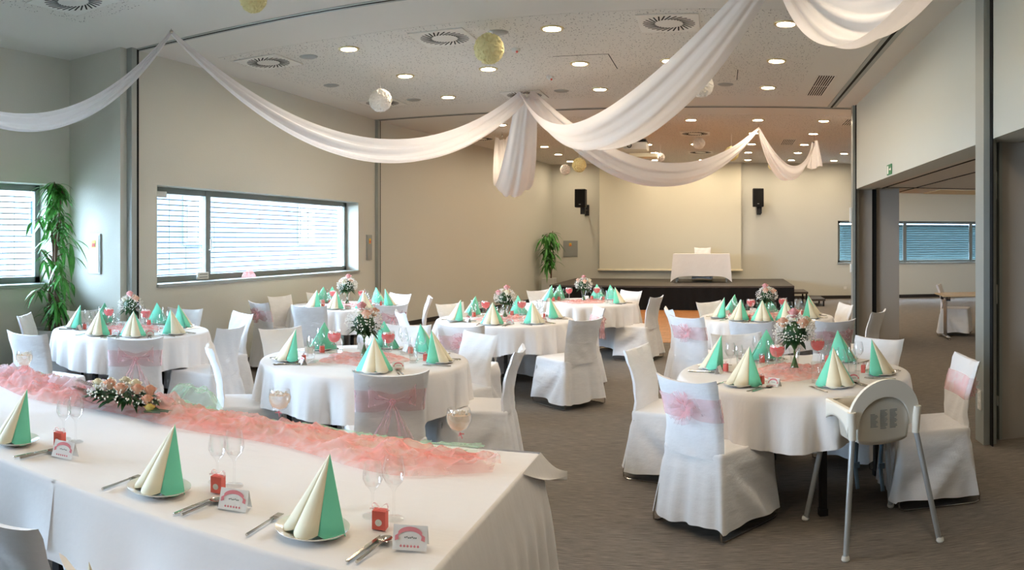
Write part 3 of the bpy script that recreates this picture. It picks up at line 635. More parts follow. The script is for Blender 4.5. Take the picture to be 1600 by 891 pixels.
# ------------------------------------------------------------------ chairs
def make_chair(sash=None, seed=0):
    t = thing('covered_chair', 'x', 'chair'); rnd = random.Random(seed)
    # back sleeve: closed slab with S profile, concave towards the sitter
    def yc(z): s = (z-.44)/.42; return -.205-.03*math.sin(PI*min(1, s*1.0))*-.5-.075*s*s
    def hw(z): s = (z-.44)/.42; return .222-.012*math.sin(PI*s)+.004*s
    N = 14
    def back(u, v):
        # ring around the slab, v = height
        z = .43+.43*v; th = .021 if v < .97 else .012
        a = u*2
        if a < 1: x = -1+2*a; sy = -1
        else: x = 1-2*(a-1); sy = 1
        xx = x*hw(z); cv = -.034*(1-x*x)*(.35+.65*v)
        edge = (1-abs(x)**8)
        zz = z+(.024*(abs(x)**3) if v > .9 else 0)-.0
        wr = .0025*math.sin(x*9+z*30+seed)+.003*math.sin(z*55+x*4)*(1-v)
        return (xx, yc(z)+cv+sy*th*(.35+.65*edge)+wr, zz)
    g = G().surf(back, 40, N, cu=True)
    n0 = (N-1)*40; g.f += [(n0+i, n0+i+1, n0+38-i, n0+39-i) for i in range(0, 19)]
    g.build('back_cover', 'cover', t, smooth=50)
    # seat and skirt
    ph = [rnd.uniform(0, 6.28) for _ in range(8)]
    def ringp(u, hx, y0, y1, r):
        # rounded rectangle perimeter, u in 0..1 starting at back left going right
        pts = [(-hx, y0), (hx, y0), (hx, y1), (-hx, y1)]; L = [2*hx, y1-y0, 2*hx, y1-y0]; T = sum(L); s = u*T
        for i in range(4):
            if s <= L[i]+1e-9 or i == 3:
                a, b = pts[i], pts[(i+1) % 4]; k = min(1, s/L[i]); x = a[0]+(b[0]-a[0])*k; y = a[1]+(b[1]-a[1])*k
                nx, ny = ((0, -1), (1, 0), (0, 1), (-1, 0))[i]; e = min(k, 1-k)*L[i]
                break
            s -= L[i]
        if e < r:
            cx = (a[0] if k < .5 else b[0]); cy = (a[1] if k < .5 else b[1]); cx -= math.copysign(r, cx); cyc = y0+r if abs(cy-y0) < 1e-6 else y1-r
            v = Vector((x-cx, y-cyc)); 
            if v.length > 0: v = v.normalized()*r; x, y = cx+v.x, cyc+v.y; nx, ny = v.x/r, v.y/r
        return x, y, nx, ny, i, k
    lv = [(.468, -.02), (.470, -.004), (.462, .004), (.445, .008)]+[(.445-.382*k/9, None) for k in range(1, 10)]
    NU = 120
    def skirt(u, v):
        j = round(v*(len(lv)-1)); z, off = lv[j]; t_ = max(0, (.445-z)/.382)
        hx = .222+.045*t_; y0 = -.222-.055*t_; y1 = .245+.03*t_
        x, y, nx, ny, i, k = ringp(u, hx, y0, y1, .03)
        o_ = off if off is not None else .008
        f_ = 0
        if t_ > 0:
            q = math.sin(PI*k)
            if i == 0: f_ = .016*t_*math.sin(k*15+ph[0])+.009*math.sin(k*27+ph[1])*t_-.016*math.exp(-((t_-.06)/.06)**2)
            elif i in (1, 3):
                kk = k if i == 1 else 1-k          # kk=0 at the rear corner: diagonal pull folds fan out from there
                ang = math.atan2(t_*.4, kk*.46+.02)
                f_ = (.028*math.sin(ang*9+ph[2+i])+.014*math.sin(ang*17+ph[3]))*min(1, math.hypot(t_*.8, kk))*q**.5-.012*math.exp(-(kk/.12)**2-((t_-.08)/.1)**2)
            else: f_ = .012*t_*math.sin(k*11+ph[4])+.007*t_*math.sin(k*24)
        zz = z-(.012*math.sin(k*6+i) if j == len(lv)-1 else 0)
        return (x+nx*(o_+f_), y+ny*(o_+f_), zz)
    g = G().surf(skirt, NU, len(lv), cu=True)
    cidx = len(g.v); g.v.append(Vector((0, .02, .474)))
    g.f += [(cidx, (i+1) % NU, i) for i in range(NU)]
    g.build('seat_cover', 'cover', t, smooth=60)
    for s in (-1, 1):
        x = .256*s
        G().tube([(x*.85, .22, .42), (x, .255, .05), (x, .25, .018), (x, .22, .006), (x, -.24, .006), (x, -.268, .018), (x, -.27, .05), (x*.85, -.20, .42)], .005, 8).build('sled_leg', 'chrome', t)
    if sash:
        def band(u, v):
            z = .640+.135*v; a = u*2; x = -1+2*a if a < 1 else 1-2*(a-1); sy = -1 if a < 1 else 1
            cv = -.034*(1-x*x)*(.35+.65*(z-.43)/.43)
            wr = .004*math.sin(v*19+x*3)+.003*math.sin(v*33-x*5)
            pin = (1-.35*math.exp(-(x/.25)**2)*(1 if sy < 0 else 0)); z = .707+(z-.707)*pin
            return (x*(hw(z)+.0025), yc(z)+cv+sy*(.021*(.35+.65*(1-abs(x)**8))+.007+wr*.3), z)
        b = G().surf(band, 60, 9, cu=True).build('sash', 'pinkd', t, smooth=180)
        g = G(); cy = yc(.71)-.034-.035
        if sash == 'bow':
            for s in (-1, 1):
                def loop(u, v, s=s):
                    a = u*PI; r = .125*math.sin(a)**.7; w_ = (.012+.075*math.sin(a*.5)**2)*(v-.5)*2
                    return (s*(.01+.13*math.sin(a*.5)), cy-.035*math.sin(a)*(1 if u < .5 else .4)-.012*math.sin(v*9+u*4), .712+w_*.75+.03*math.sin(a*.5))
                g.surf(loop, 16, 7)
                def tl(u, v, s=s):
                    return (s*(.008+.07*v)+(u-.5)*.075*(.3+v), cy-.018-.02*math.sin(u*8+v*2), .70-.19*v-.02*u*s)
                g.surf(tl, 9, 10)
            g.ball((0, cy-.008, .708), .018)
        else:
            for k in range(34):
                a = rnd.uniform(0, 6.28); L = rnd.uniform(.05, .10); o_ = rnd.uniform(.01, .06); w_ = rnd.uniform(.012, .03); c, s = math.cos(a), math.sin(a)
                b0 = Vector((.02*c, cy, .71+.02*s)); b1 = Vector((L*c, cy-o_, .71+L*s)); q = Vector((-s, 0, c))*w_
                g.add([b0-q*.3, b0+q*.3, b1+q, b1-q*.9+Vector((0, -.012, 0)), b0.lerp(b1, .6)+Vector((0, -.015, 0))], [(0, 4, 3), (0, 1, 4), (1, 2, 4), (4, 2, 3)])
        g.build('bow' if sash == 'bow' else 'rosette', 'pinkd', b, smooth=180)
    return t
CH = {None: [make_chair(None, 1), make_chair(None, 2), make_chair(None, 3)], 'bow': [make_chair('bow', 4)], 'ros': [make_chair('ros', 5)]}
cnt = [0]
def chair(x, y, rz, label, sash=None, group=None):
    cnt[0] += 1; pr = CH[sash]; return place(pr[cnt[0] % len(pr)], (x, y, 0), rz, label, group)
# ------------------------------------------------------------------ tableware prototypes
def make_napkin():
    """standing fan cone: mint outside, two cream rolls in front; the diner sits at -y"""
    t = thing('folded_napkin', 'x', 'napkin'); ap = Vector((0, .07, .225))
    def lobe(g, a0, a1, r, bulge, n=9, z0=.0, c=(0, .06)):
        vs = []
        for j in range(7):
            f = j/6
            for i in range(n):
                u = i/(n-1); a = a0+(a1-a0)*u; rr = r*(1+bulge*math.sin(PI*u)); b = Vector((c[0]+rr*math.sin(a), c[1]-rr*math.cos(a), z0+.012*(1-math.sin(PI*u))))
                vs.append(ap.lerp(b, f))
        g.add(vs, [(j*n+i, j*n+i+1, (j+1)*n+i+1, (j+1)*n+i) for j in range(6) for i in range(n-1)])
    g = G(); R = math.radians
    lobe(g, R(-88), R(-44), .122, .06); lobe(g, R(44), R(88), .122, .06)
    g.add([ap, (-.122, .058, 0), (0, .085, 0), (.122, .058, 0), (0, .04, .0)], [(0, 1, 2), (0, 2, 3)])
    lobe(g, R(-48), R(48), .098, -.05)
    g.build('mint_sheet', 'mint', t, smooth=40, solid=.0012)
    g = G(); lobe(g, R(-46), R(0), .125, .2); lobe(g, R(0), R(46), .125, .2)
    g.build('cream_sheet', 'cream', t, smooth=40, solid=.0012)
    return t
def make_plate():
    return tag(G().lathe([(.001, .004), (.06, .004), (.07, .006), (.104, .019), (.106, .0195), (.105, .016), (.072, .0), (.001, .0)], 36).build('plate', 'china'), 'x', 'plate')
def make_glass(name, prof, n=22):
    return tag(G().lathe(prof, n).build(name, 'glass'), 'x', 'glass')
def wine(h, r, rt):
    hb = h*.5
    return [(.001, .002), (.034, .002), (.033, .005), (.006, .010), (.0042, .03), (.004, hb-.015), (.009, hb), (r*.72, hb+h*.09), (r, hb+h*.2), (r*.97, hb+h*.32), (rt, h), (rt-.0018, h), (r*.95, hb+h*.32), (r*.97, hb+h*.2), (r*.69, hb+h*.097), (.001, hb+.01)]
NAP = make_napkin(); PLATE = make_plate()
WG = make_glass('wine_glass', wine(.20, .037, .029)); WG2 = make_glass('wine_glass', wine(.175, .033, .027))
TB = make_glass('tumbler', [(.001, 0), (.026, 0), (.028, .003), (.033, .13), (.0315, .13), (.026, .012), (.001, .012)])
def cutlery():
    K = G(); K.bb((0, -.05, .003), (.011, .10, .005)); K.add([(-.006, 0, .003), (.006, 0, .003), (.009, .09, .002), (.0, .112, .002), (-.004, .05, .002)], [(0, 1, 2, 3, 4)])
    K.add([(-.006, 0, .004), (.006, 0, .004), (.009, .09, .0035), (.0, .112, .0035), (-.004, .05, .0035)], [(4, 3, 2, 1, 0)])
    k = tag(K.build('table_knife', 'steel', bevel=.0015), 'x', 'knife')
    Fk = G().tube([(0, -.10, .003), (0, -.03, .004), (0, .04, .006), (0, .05, .004)], [.005, .004, .003, .006], 6)
    Fk.bb((0, .062, .004), (.022, .022, .0025))
    for i in range(4): Fk.bb((-.009+.006*i, .088, .005), (.0026, .034, .002))
    f = tag(Fk.build('table_fork', 'steel'), 'x', 'fork')
    S = G().tube([(0, -.10, .003), (0, -.03, .004), (0, .045, .006)], [.005, .004, .003], 6); S.lathe([(.001, -.004), (.014, -.002), (.020, .003), (.019, .004), (.012, .0), (.001, -.002)], 16, (0, .07, .005), 1, 1.45)
    s = tag(S.build('table_spoon', 'steel'), 'x', 'spoon')
    return k, f, s
KN, FK, SP = cutlery()
def make_card():
    t = thing('place_card', 'x', 'place card')
    G().add([(-.04, -.022, 0), (.04, -.022, 0), (.04, 0, .052), (-.04, 0, .052), (-.04, .022, 0), (.04, .022, 0)], [(0, 1, 2, 3), (3, 2, 5, 4)]).build('tent_card', 'card', t, smooth=0, solid=.0008)
    g = G(); n = 10
    def on(u, v): return Vector((u, -.022+.022*v-.0012, .052*v+.0006))
    vs = []
    for i in range(n+1):
        a = PI*(.12+.76*i/n); vs += [on(.03*math.cos(a), .42+.34*math.sin(a)), on(.03*math.cos(a), .60+.34*math.sin(a))]
    g.add(vs, [(2*i, 2*i+1, 2*i+3, 2*i+2) for i in range(n)])
    for s in (-1, 1): g.add([on(s*.026, .42), on(s*.035, .36), on(s*.035, .56), on(s*.028, .64)], [(0, 1, 2, 3)])
    for i in range(6):
        a = on(-.02+.008*i, .16); g.add([a+Vector((-.003, 0, 0)), a+Vector((0, .0, -.004)), a+Vector((.003, 0, 0)), a+Vector((0, .001, .004))], [(0, 1, 2, 3)])
    g.build('pink_banner_print', 'cardpink', t, smooth=0)
    g = G()
    for i in range(7): a = on(-.013+.0042*i, .48+.02*math.sin(i*2)); g.add([a, a+Vector((.003, 0, 0)), a+Vector((.0036, .0005, .003)), a+Vector((.0006, .0005, .003))], [(0, 1, 2, 3)])
    g.build('handwritten_name', 'alud', t, smooth=0)
    return t
def make_box():
    t = thing('favour_box', 'x', 'gift box')
    G().box((-.018, -.014, 0), (.018, .014, .05)).build('box', 'red', t, smooth=0, bevel=.001)
    g = G()
    for s in (-1, 1):
        g.surf(lambda u, v, s=s: (s*.018*math.sin(u*PI*.95)+s*.003, (v-.5)*.010, .052+.011*math.sin(u*2*PI*.9)+.004), 9, 3)
        g.tube([(0, 0, .052), (s*.014, -.004, .055), (s*.026, -.006, .052)], .0018, 5)
    g.build('ribbon_bow', 'pinkd', t)
    rt = G().lathe([(.001, 0), (.009, 0), (.009, .0015), (.001, .0015)], 14).build('round_tag', 'card', t, loc=(0, -.0145, .02))
    rt.rotation_euler = (PI/2, 0, 0)
    return t
CARD = make_card(); BOX = make_box()
def make_goblet(fill, name, lab, scale=1):
    t = thing(name, lab, 'glass')
    G().lathe([(.001, .002), (.036, .002), (.034, .005), (.006, .010), (.0042, .03), (.004, .10), (.010, .108), (.034, .122), (.050, .150), (.053, .172), (.046, .205), (.044, .205), (.051, .172), (.048, .151), (.033, .1245), (.001, .112)], 26).build('goblet', 'glass', t)
    G().lathe([(.001, .1135), (.031, .1265), (.046, .151), (.0495, .170), (.047, .182), (.001, .182)], 24).build('pink_filling' if fill == 'drink' else 'candle', fill, t)
    g = G(); rnd = random.Random(2)
    for k in range(26): a = rnd.uniform(0, 6.28); r = rnd.uniform(.0, .045); g.ball((r*math.cos(a), r*math.sin(a), .183+rnd.uniform(0, .012)), rnd.uniform(.003, .007), 6, 4)
    g.build('pearls', 'breath', t)
    g = G().tube([(-.016, -.012, .10), (0, -.007, .104), (.018, -.012, .101)], .0025, 5); g.ball((0, -.007, .104), .006, 6, 5); g.tube([(0, -.007, .104), (.006, -.012, .085)], .002, 5)
    g.build('stem_ribbon', 'pinkd' if fill == 'drink' else 'cardpink', t)
    return t
GOB = make_goblet('drink', 'cocktail_goblet', 'x'); CAN = make_goblet('water', 'candle_goblet', 'x')
def rose(c, r, m, parent, rnd):
    g = G(); c = Vector(c)
    for k in range(13):
        a = k*2.4; q = k/13; rr = r*(.25+.75*q); tl = .9-.5*q; w_ = 1.2-.3*q
        def pet(u, v, a=a, rr=rr, q=q):
            an = a+(u-.5)*w_*2; h_ = r*(1.0-.35*q)*v; f = rr*(.45+.6*v**1.3)
            return c+Vector((f*math.cos(an), f*math.sin(an), -r*.6+h_*1.4-(.12*r*q*(v**3))*3*abs(u-.5)))
        g.surf(pet, 7, 5)
    return g.build('rose', m, parent, smooth=80)
def bouquet(label, loc, seed, s=1.0, cols=('rose', 'rose', 'ivory', 'rosep'), rz=0):
    rnd = random.Random(seed); t = thing('flower_bouquet', label, 'bouquet', loc, rz)
    hc = Vector((0, 0, .225*s))
    for k, m in enumerate(cols):
        a = k*2*PI/len(cols)+rnd.uniform(-.3, .3)-1.2; r = .078*s if k < 3 else .02
        rose(hc+Vector((r*math.cos(a), r*math.sin(a), (rnd.uniform(.05, .075) if k < 3 else .115)*s)), .042*s, m, t, rnd)
    g = G(); 
    for k in range(420):
        a = rnd.uniform(0, 6.28); u = rnd.uniform(-.5, 1); q = math.sqrt(1-u*u)*rnd.uniform(.75, 1.08); g.ball(hc+Vector((q*math.cos(a)*.105, q*math.sin(a)*.105, u*.085))*1.0*s if False else hc+Vector((q*math.cos(a)*.125*s, q*math.sin(a)*.125*s, .01+u*.10*s)), rnd.uniform(.003, .0058)*s, 5, 4)
    o = g.build('tiny_blossoms', 'breath', t); o['kind'] = 'stuff'
    g = G()
    g.ball(hc+Vector((0, 0, -.005)), .075*s, 12, 8)
    for k in range(60):
        a = rnd.uniform(0, 6.28); d = Vector((math.cos(a), math.sin(a), rnd.uniform(-.6, .5))); g.leaf(hc+Vector((0, 0, -.02))+d*.035*s, d, rnd.uniform(.06, .105)*s, rnd.uniform(.012, .02)*s, .25)
    g.build('leaves', 'green2', t, smooth=60)
    g = G()
    for k in range(12): a = k*.55; g.tube([(.024*math.cos(a)*s, .024*math.sin(a)*s, .012), (-.006*math.cos(a), -.006*math.sin(a), .11*s), (.045*math.cos(a+.6)*s, .045*math.sin(a+.6)*s, .20*s)], .0028, 5)
    g.build('stems', 'stem', t)
    return t
VASE = make_glass('flower_vase', [(.001, .0), (.034, .0), (.036, .004), (.028, .05), (.027, .08), (.043, .15), (.0415, .15), (.0245, .08), (.0255, .05), (.032, .012), (.001, .010)], 26); VASE['category'] = 'vase'
# round table and cloth
R_T = .775; ZT = .755
def make_table():
    t = thing('round_table', 'x', 'table')
    G().lathe([(.001, .715), (R_T-.04, .715), (R_T-.02, .72), (R_T-.02, .742), (.001, .742)], 56).build('tabletop', 'wood', t)
    G().lathe([(.35, .66), (.62, .66), (.62, .715), (.60, .715), (.60, .675), (.35, .675)], 4).build('apron', 'spk', t, smooth=0)
    for k in range(4):
        a = k*PI/2; G().bb((.60*math.cos(a), .60*math.sin(a), .37), (.04, .04, .69)).bb((.60*math.cos(a), .60*math.sin(a), .02), (.05, .05, .04)).build('leg', 'spk', t, smooth=0)
    return t
TABLE = make_table()
def tablecloth(label, c, seed, drop=.30):
    rnd = random.Random(seed); n = 256; ph = [rnd.uniform(0, 6.28) for _ in range(6)]; k1 = rnd.choice((20, 22, 24)); k2 = rnd.choice((5, 7))
    prof = [(.02, 0), (.3, 0), (.55, 0), (.70, 0), (R_T-.02, 0), (R_T-.004, -.004), (R_T+.004, -.014)]
    def fn(u, v):
        j = v*(6+10); a = u*2*PI
        if j <= 6.001: r, z = prof[int(round(j))]; return (r*math.cos(a), r*math.sin(a), ZT+z)
        t_ = (j-6)/10; w_ = abs(math.sin(.5*(k1*a+.9*math.sin(k2*a+ph[1]))+ph[0]))**.9
        amp = .095*t_**.7*(.65+.35*math.sin(3*a+ph[2]))
        r = R_T+.004+.006*t_+amp*w_-.022*t_*(1-w_); z = -.014-(drop+.018*math.sin(4*a+ph[3])+.012*math.sin(7*a))*t_+.02*w_*t_
        r += .004*t_*math.sin(k1*3*a+ph[4])
        return (r*math.cos(a), r*math.sin(a), ZT+z)
    g = G().surf(fn, n, 17, cu=True); g.f.append(tuple(range(n))[::-1])
    o = g.build('tablecloth', 'linen', smooth=80, loc=(c[0], c[1], 0)); return tag(o, label, 'tablecloth', 'round white tablecloths')
def tulle(label, c, seed, m='pink'):
    rnd = random.Random(seed); o = Vector((rnd.uniform(0, 50), rnd.uniform(0, 50), 0))
    def fn(u, v):
        a = u*2*PI; r = .03+.29*v*(1+.12*math.sin(5*a+seed)); p = Vector((r*math.cos(a), r*math.sin(a), 0))
        h_ = .012+.05*abs(noise.noise(p*9+o))*(1-v**4)+.035*abs(noise.noise(p*22+o))*(1-v**3)
        return (p.x, p.y, h_+.003*(v < .99))
    t = G().surf(fn, 90, 26, cu=True).build('table_tulle', m, smooth=180, loc=(c[0], c[1], ZT-.010)); return tag(t, label, 'tulle', 'pink tulle swirls on the round tables')
# ------------------------------------------------------------------ round tables, chairs and settings
T = {
 'A': dict(c=(.49, 5.09), nm='table beside the high chair', rot=-1.38, seats=[
    (1068, 600, 'ros', 'near left', 'white covered chair with rosette sash, nearest chair on the carpet', None, 4.24),
    (993, 546, None, 'left', 'plain white chair left of the high chair table, behind the rosette chair', None, None),
    (1150, 524, None, 'far left', 'plain white chair on the far left side of the high chair table', None, None),
    (1375, 531, None, 'far right', 'plain white chair on the far right side of the high chair table', None, None),
    (1513, 562, 'ros', 'right', 'white chair with pink rosette at the far right by the pillar', PI/2*1.02, None),
    (None, None, None, 'near', 'HC', -.36, None)]),
 'B': dict(c=(.524, 8.83), nm='table behind the high chair table', rot=.4, seats=[
    (1071, 497, 'ros', 'near left', 'white chair with pink rosette left of the right rear table', None, None),
    (1044, 484, None, 'left', 'plain white chair beside the rosette chair, edge of the parquet', None, None),
    (1116, 474, None, 'far left', 'plain white chair on the stage side left of the right rear table', None, None),
    (1175, 505, None, 'near', 'plain white chair with its back to the high chair table', None, None),
    (1323, 477, None, 'far right', 'plain white chair right of the rear table before the grey pillars', None, None),
    (1307, 503, 'bow', 'near right', 'white chair with pink bow sash behind the high chair table', None, None),
    (1374, 488, None, 'right', 'plain white chair seen edge on before the grey pillar', None, None),
    (None, None, None, 'far', None, 1.5, None)]),
 'C': dict(c=(-2.585, 5.058), nm='table nearest the head table', rot=.9, seats=[
    (613, 587, 'bow', 'near', 'white chair with large pink bow, back turned, nearest the head table', None, None),
    (328, 543, None, 'near left', 'plain white chair seen from its side just beyond the head table', None, None),
    (437, 515, None, 'far left', 'plain white chair facing us on the far left of the bow chair table', None, None),
    (637, 510, None, 'far', 'plain white chair facing us behind the front bouquet', None, None),
    (753, 523, None, 'far right', 'plain white chair right of the front table, facing left', None, None),
    (812, 548, None, 'right', 'white chair in profile at the right end of the head table', None, None)]),
 'D': dict(c=(-5.315, 5.363), nm='table by the tall plant', rot=.2, seats=[
    (212, 531, 'bow', 'near', 'white chair with pink bow behind the flower arrangement', None, None),
    (40, 523, None, 'near left', 'bluish white chair at the left edge, its back to us', None, None),
    (37, 494, None, 'left', 'white chair facing us at the left edge before the plant pot', None, None),
    (154, 487, None, 'far left', 'white chair mostly hidden behind the napkins in the left corner', None, 8.1),
    (290, 484, None, 'far', 'white chair against the wall under the long window', None, None),
    (381, 491, None, 'far right', 'white chair facing the plant table, seen past a grey chair back', None, None),
    (363, 513, None, 'right', 'shaded white chair turned to the plant table, its back to us', None, None)]),
 'E': dict(c=(-4.89, 9.06), nm='table under the window end', rot=.6, seats=[
    (402, 470, 'ros', 'near left', 'white chair in profile with pink sash near the long window', None, 9.45),
    (436, 463, None, 'left', 'plain white chair standing apart near the left wall', math.radians(-105), 10.5),
    (482, 480, None, 'near', 'bluish white chair with creased back, second row left', None, None),
    (613, 478, 'bow', 'near right', 'white chair with pink sash end, second row right', None, None),
    (620, 461, None, 'far right', 'white chair facing us near the partition rail', None, None),
    (500, 458, None, 'far', 'white chair nearly hidden behind the farthest left bouquet', None, 11.2),
    (672, 466, None, 'right', 'white chair seen edge on between the two middle tables', None, None)]),
 'F': dict(c=(-2.41, 8.18), nm='middle table of the room', rot=.3, seats=[
    (719, 511, 'ros', 'near', 'white chair with pink rosette, back turned, middle table', None, None),
    (624, 489, None, 'near left', 'white chair in profile left of the middle table', None, None),
    (702, 476, None, 'far left', 'plain white chair facing us left of the middle table', None, None),
    (917, 501, None, 'near right', 'white chair seen from behind right of the middle table', None, None),
    (938, 482, 'bow', 'far right', 'white chair facing us between the middle and stage tables', None, None),
    (824, 475, None, 'far', 'white chair beyond the middle table, mostly hidden', None, None)]),
 'G': dict(c=(-1.98, 10.72), nm='table before the stage', rot=.2, seats=[
    (984, 456, None, 'far right', 'white chair facing us right of the stage table', None, None),
    (1027, 465, None, 'right', 'white chair in profile with draped skirt at the parquet edge', None, None),
    (839, 455, None, 'far left', 'white chair behind the stage table, mostly hidden', None, None),
    (None, None, None, 'left', None, 2.9, None), (None, None, None, 'far', None, 1.35, None)]),
}
bq = {'A': 11, 'B': 12, 'C': 13, 'D': 14, 'E': 15, 'F': 16, 'G': 17}
rndp = random.Random(21)
ZI = ZT+.001
def setting(cx, cy, ang, r, seat, nm, full=True):
    """ang = direction from the table centre to the diner"""
    rz = ang+PI/2; o = Vector((cx+r*math.cos(ang), cy+r*math.sin(ang), ZI)); mx = Matrix.Rotation(rz, 4, 'Z')
    def at(x, y): v = mx @ Vector((x+rndp.uniform(-.006, .006), y+rndp.uniform(-.006, .006), 0)); return (o.x+v.x, o.y+v.y, ZI)
    w_ = '%s place of the %s' % (seat, nm)
    place(PLATE, at(0, 0), rz, 'white plate at the '+w_); p = at(0, 0)
    place(NAP, (p[0], p[1], ZI+.009), rz+rndp.uniform(-.25, .25), 'mint and cream napkin fan, '+w_)
    place(FK, at(-.145, -.01), rz+rndp.uniform(-.1, .1), 'steel fork at the '+w_)
    place(KN, at(.145, -.02), rz+rndp.uniform(-.06, .06), 'steel knife at the '+w_); place(SP, at(.168, -.01), rz, 'steel spoon at the '+w_)
    place(WG, at(.11, .17), 0, 'tall wine glass at the '+w_); place(WG2, at(.03, .205), 0, 'small wine glass at the '+w_)
    place(TB, at(-.055, .19), 0, 'straight water glass at the '+w_)
    place(CARD, at(.17, .10), rz+rndp.uniform(-.3, .3), 'place card with pink banner, '+w_)
    place(BOX, at(.065, .125), rz+rndp.uniform(-.3, .3), 'coral favour box with ribbon, '+w_)
for key, t in T.items():
    cx, cy = t['c']; nm = t['nm']
    place(TABLE, (cx, cy, 0), t['rot'], 'round black-legged table under white cloth, the '+nm)
    tablecloth('white cloth draped over the round '+nm, t['c'], bq[key])
    tulle('pink tulle swirl in the centre of the '+nm, t['c'], bq[key])
    place(VASE, (cx, cy, ZI+.012), 0, 'clear flared vase in the centre of the '+nm)
    bouquet('bouquet of roses and tiny blossoms on the '+nm, (cx, cy, ZI+.014), bq[key], 1.12 if key in 'ACE' else 1.0, ('rose', 'rose', 'ivory', 'rosep') if key != 'F' else ('ivory', 'rosep', 'ivory', 'rosep'), rz=bq[key])
    for k, (dx, dy) in enumerate(((-.19, -.12), (.19, .02)) if key not in 'AE' else ((-.13, -.16), (.17, .10))):
        place(GOB, (cx+dx, cy+dy, ZI+.012), k, 'pink filled goblet, %s of the bouquet on the %s' % ('left' if k == 0 else 'right', nm))
    for x, y, sash, seat, label, ang, D in t['seats']:
        if x is not None:
            p = P(x, y, .86) if D is None else PD(x, y, D); d = Vector((cx-p.x, cy-p.y, 0)); d.normalize()
            c_ = Vector((cx, cy, 0)); pd = (Vector((p.x, p.y, 0))-c_).length
            if pd < .98 and ang is None: p = c_-d*.98
            rz = math.atan2(d.y, d.x)-PI/2 if ang is None else ang
            if ang is not None: d = Vector((-math.sin(ang), math.cos(ang), 0))
            chair(p.x+d.x*.29, p.y+d.y*.29, rz, label, sash)
            a = math.atan2(p.y-cy, p.x-cx)
            if label.startswith('plain white chair standing apart'): a = 2.75
        else:
            a = ang if label != 'HC' else -1.2
        setting(cx, cy, a, .585, seat, nm)
# ------------------------------------------------------------------ high chair
hc = thing('high_chair', 'ivory plastic high chair with four splayed silver legs, nearest the camera', 'high chair', (.832, 4.195, 0), math.radians(13.4))
for sx in (-1, 1):
    for sy in (-1, 1):
        l = G().tube([(sx*.275, sy*.30, .022), (sx*.188, sy*.185, .62)], .0155, 14).build('leg', 'legalu', hc)
        G().lathe([(.001, 0), (.016, .0), (.022, .008), (.020, .022), (.0155, .03)], 16, (sx*.279, sy*.305, 0)).build('foot', 'plastic2', l)
g = G()
Wd, Dp = .20, .175
for sx in (-1, 1):                 # leg sockets, side rails with arched lower edge
    def rail(u, v, sx=sx):
        a = u*PI; y = -Dp+2*Dp*u; low = .60+.075*math.sin(a)**.6
        z = .735+(low-.735)*v; return (sx*(Wd+.012*v), y, z)
    g.surf(rail, 18, 6)
for sy in (1,):
    def rail2(u, v, sy=sy):
        a = u*PI; x = -Wd+2*Wd*u; low = .60+.08*math.sin(a)**.6
        return (x, sy*(Dp+.012*v), .735+(low-.735)*v)
    g.surf(rail2, 18, 6)
def rim(u, v):
    k = u*4; i = int(k) % 4; f = k-int(k); pts = [(-1, -1), (1, -1), (1, 1), (-1, 1)]; a, b = pts[i], pts[(i+1) % 4]
    x = a[0]+(b[0]-a[0])*f; y = a[1]+(b[1]-a[1])*f; s = 1-.14*v; return (x*Wd*s, y*Dp*s, .737-.004*math.sin(PI*v))
g.surf(rim, 48, 4, cu=True)
g.build('seat_frame', 'plastic', hc, smooth=50, solid=.006)
for sx in (-1, 1):
    for sy in (-1, 1): G().tube([(sx*.190, sy*.188, .585), (sx*.197, sy*.192, .733)], [.021, .024], 14).build('leg_socket', 'plastic', hc)
# bowl of the seat
def bowl(u, v):
    a = u*2*PI; s = 1-.12*v; sq = lambda c: math.copysign(abs(c)**.5, c)
    return (Wd*.86*s*sq(math.cos(a)), Dp*.86*s*sq(math.sin(a)), .735-.185*v**.9)
g = G().surf(bowl, 40, 8, cu=True); n0 = 7*40; g.f.append(tuple(n0+i for i in range(40))); g.build('seat_bowl', 'seatback', hc, smooth=60, solid=.005)
# arched back: outer band and inner panel
def archpt(u, r, zh):
    a = PI*u; return (-r*math.cos(a), zh*math.sin(a)**.85)
def band(u, v):
    # v runs round the thickness of the arch band
    xo, zo = archpt(u, .216, .265); xi, zi = archpt(u, .150, .165)
    yb = -Dp-.005+.0*u; k = [(0, 0), (1, 0), (1, .045), (0, .03)][int(round(v*4)) % 4]
    x = xo+(xi-xo)*k[0]; z = zo+(zi-zo)*k[0]; return (x, yb+k[1]-.05*(z/.265), .635+z)
G().surf(band, 36, 5).build('arched_back', 'plastic', hc, smooth=50, bevel=.004)
def panel(u, v):
    x = -.150+.30*u; zt = .165*math.sqrt(max(0, 1-(x/.1505)**2))**.85; b0 = .565-.03*math.sqrt(max(0, 1-(x/.152)**2)); return (x, -Dp+.018-.028*v, b0+(.635+zt-b0)*v)
G().surf(panel, 24, 10).build('back_panel', 'seatback', hc, smooth=60, solid=.006)
g = G()
for c in range(3):
    for r_ in range(14 if c else 10):
        L = .045*(.6+.4*abs(math.sin(r_*2.3+c))); x = -.085+c*.058; z = .735-r_*.0075-(.018 if c == 0 else 0)
        g.box((x, -Dp-.0125, z), (x+L, -Dp-.0115, z+.0032))
pr = g.build('printed_lines', 'alud', hc, smooth=0); pr.location = (0, -.002, -.01)
for k, (x, y, l_) in enumerate(((-.04, .10, .34), (.10, .06, .36))):
    g = G()
    def st_(u, v, x=x, y=y, l_=l_): return (x+(u-.5)*.024+.006*math.sin(v*7), y+.01*math.sin(v*5), .56-l_*v)
    g.surf(st_, 3, 14).bb((x, y, .56-l_*.6), (.034, .012, .03)); g.build('safety_strap', 'strap', hc, smooth=60, solid=.002)

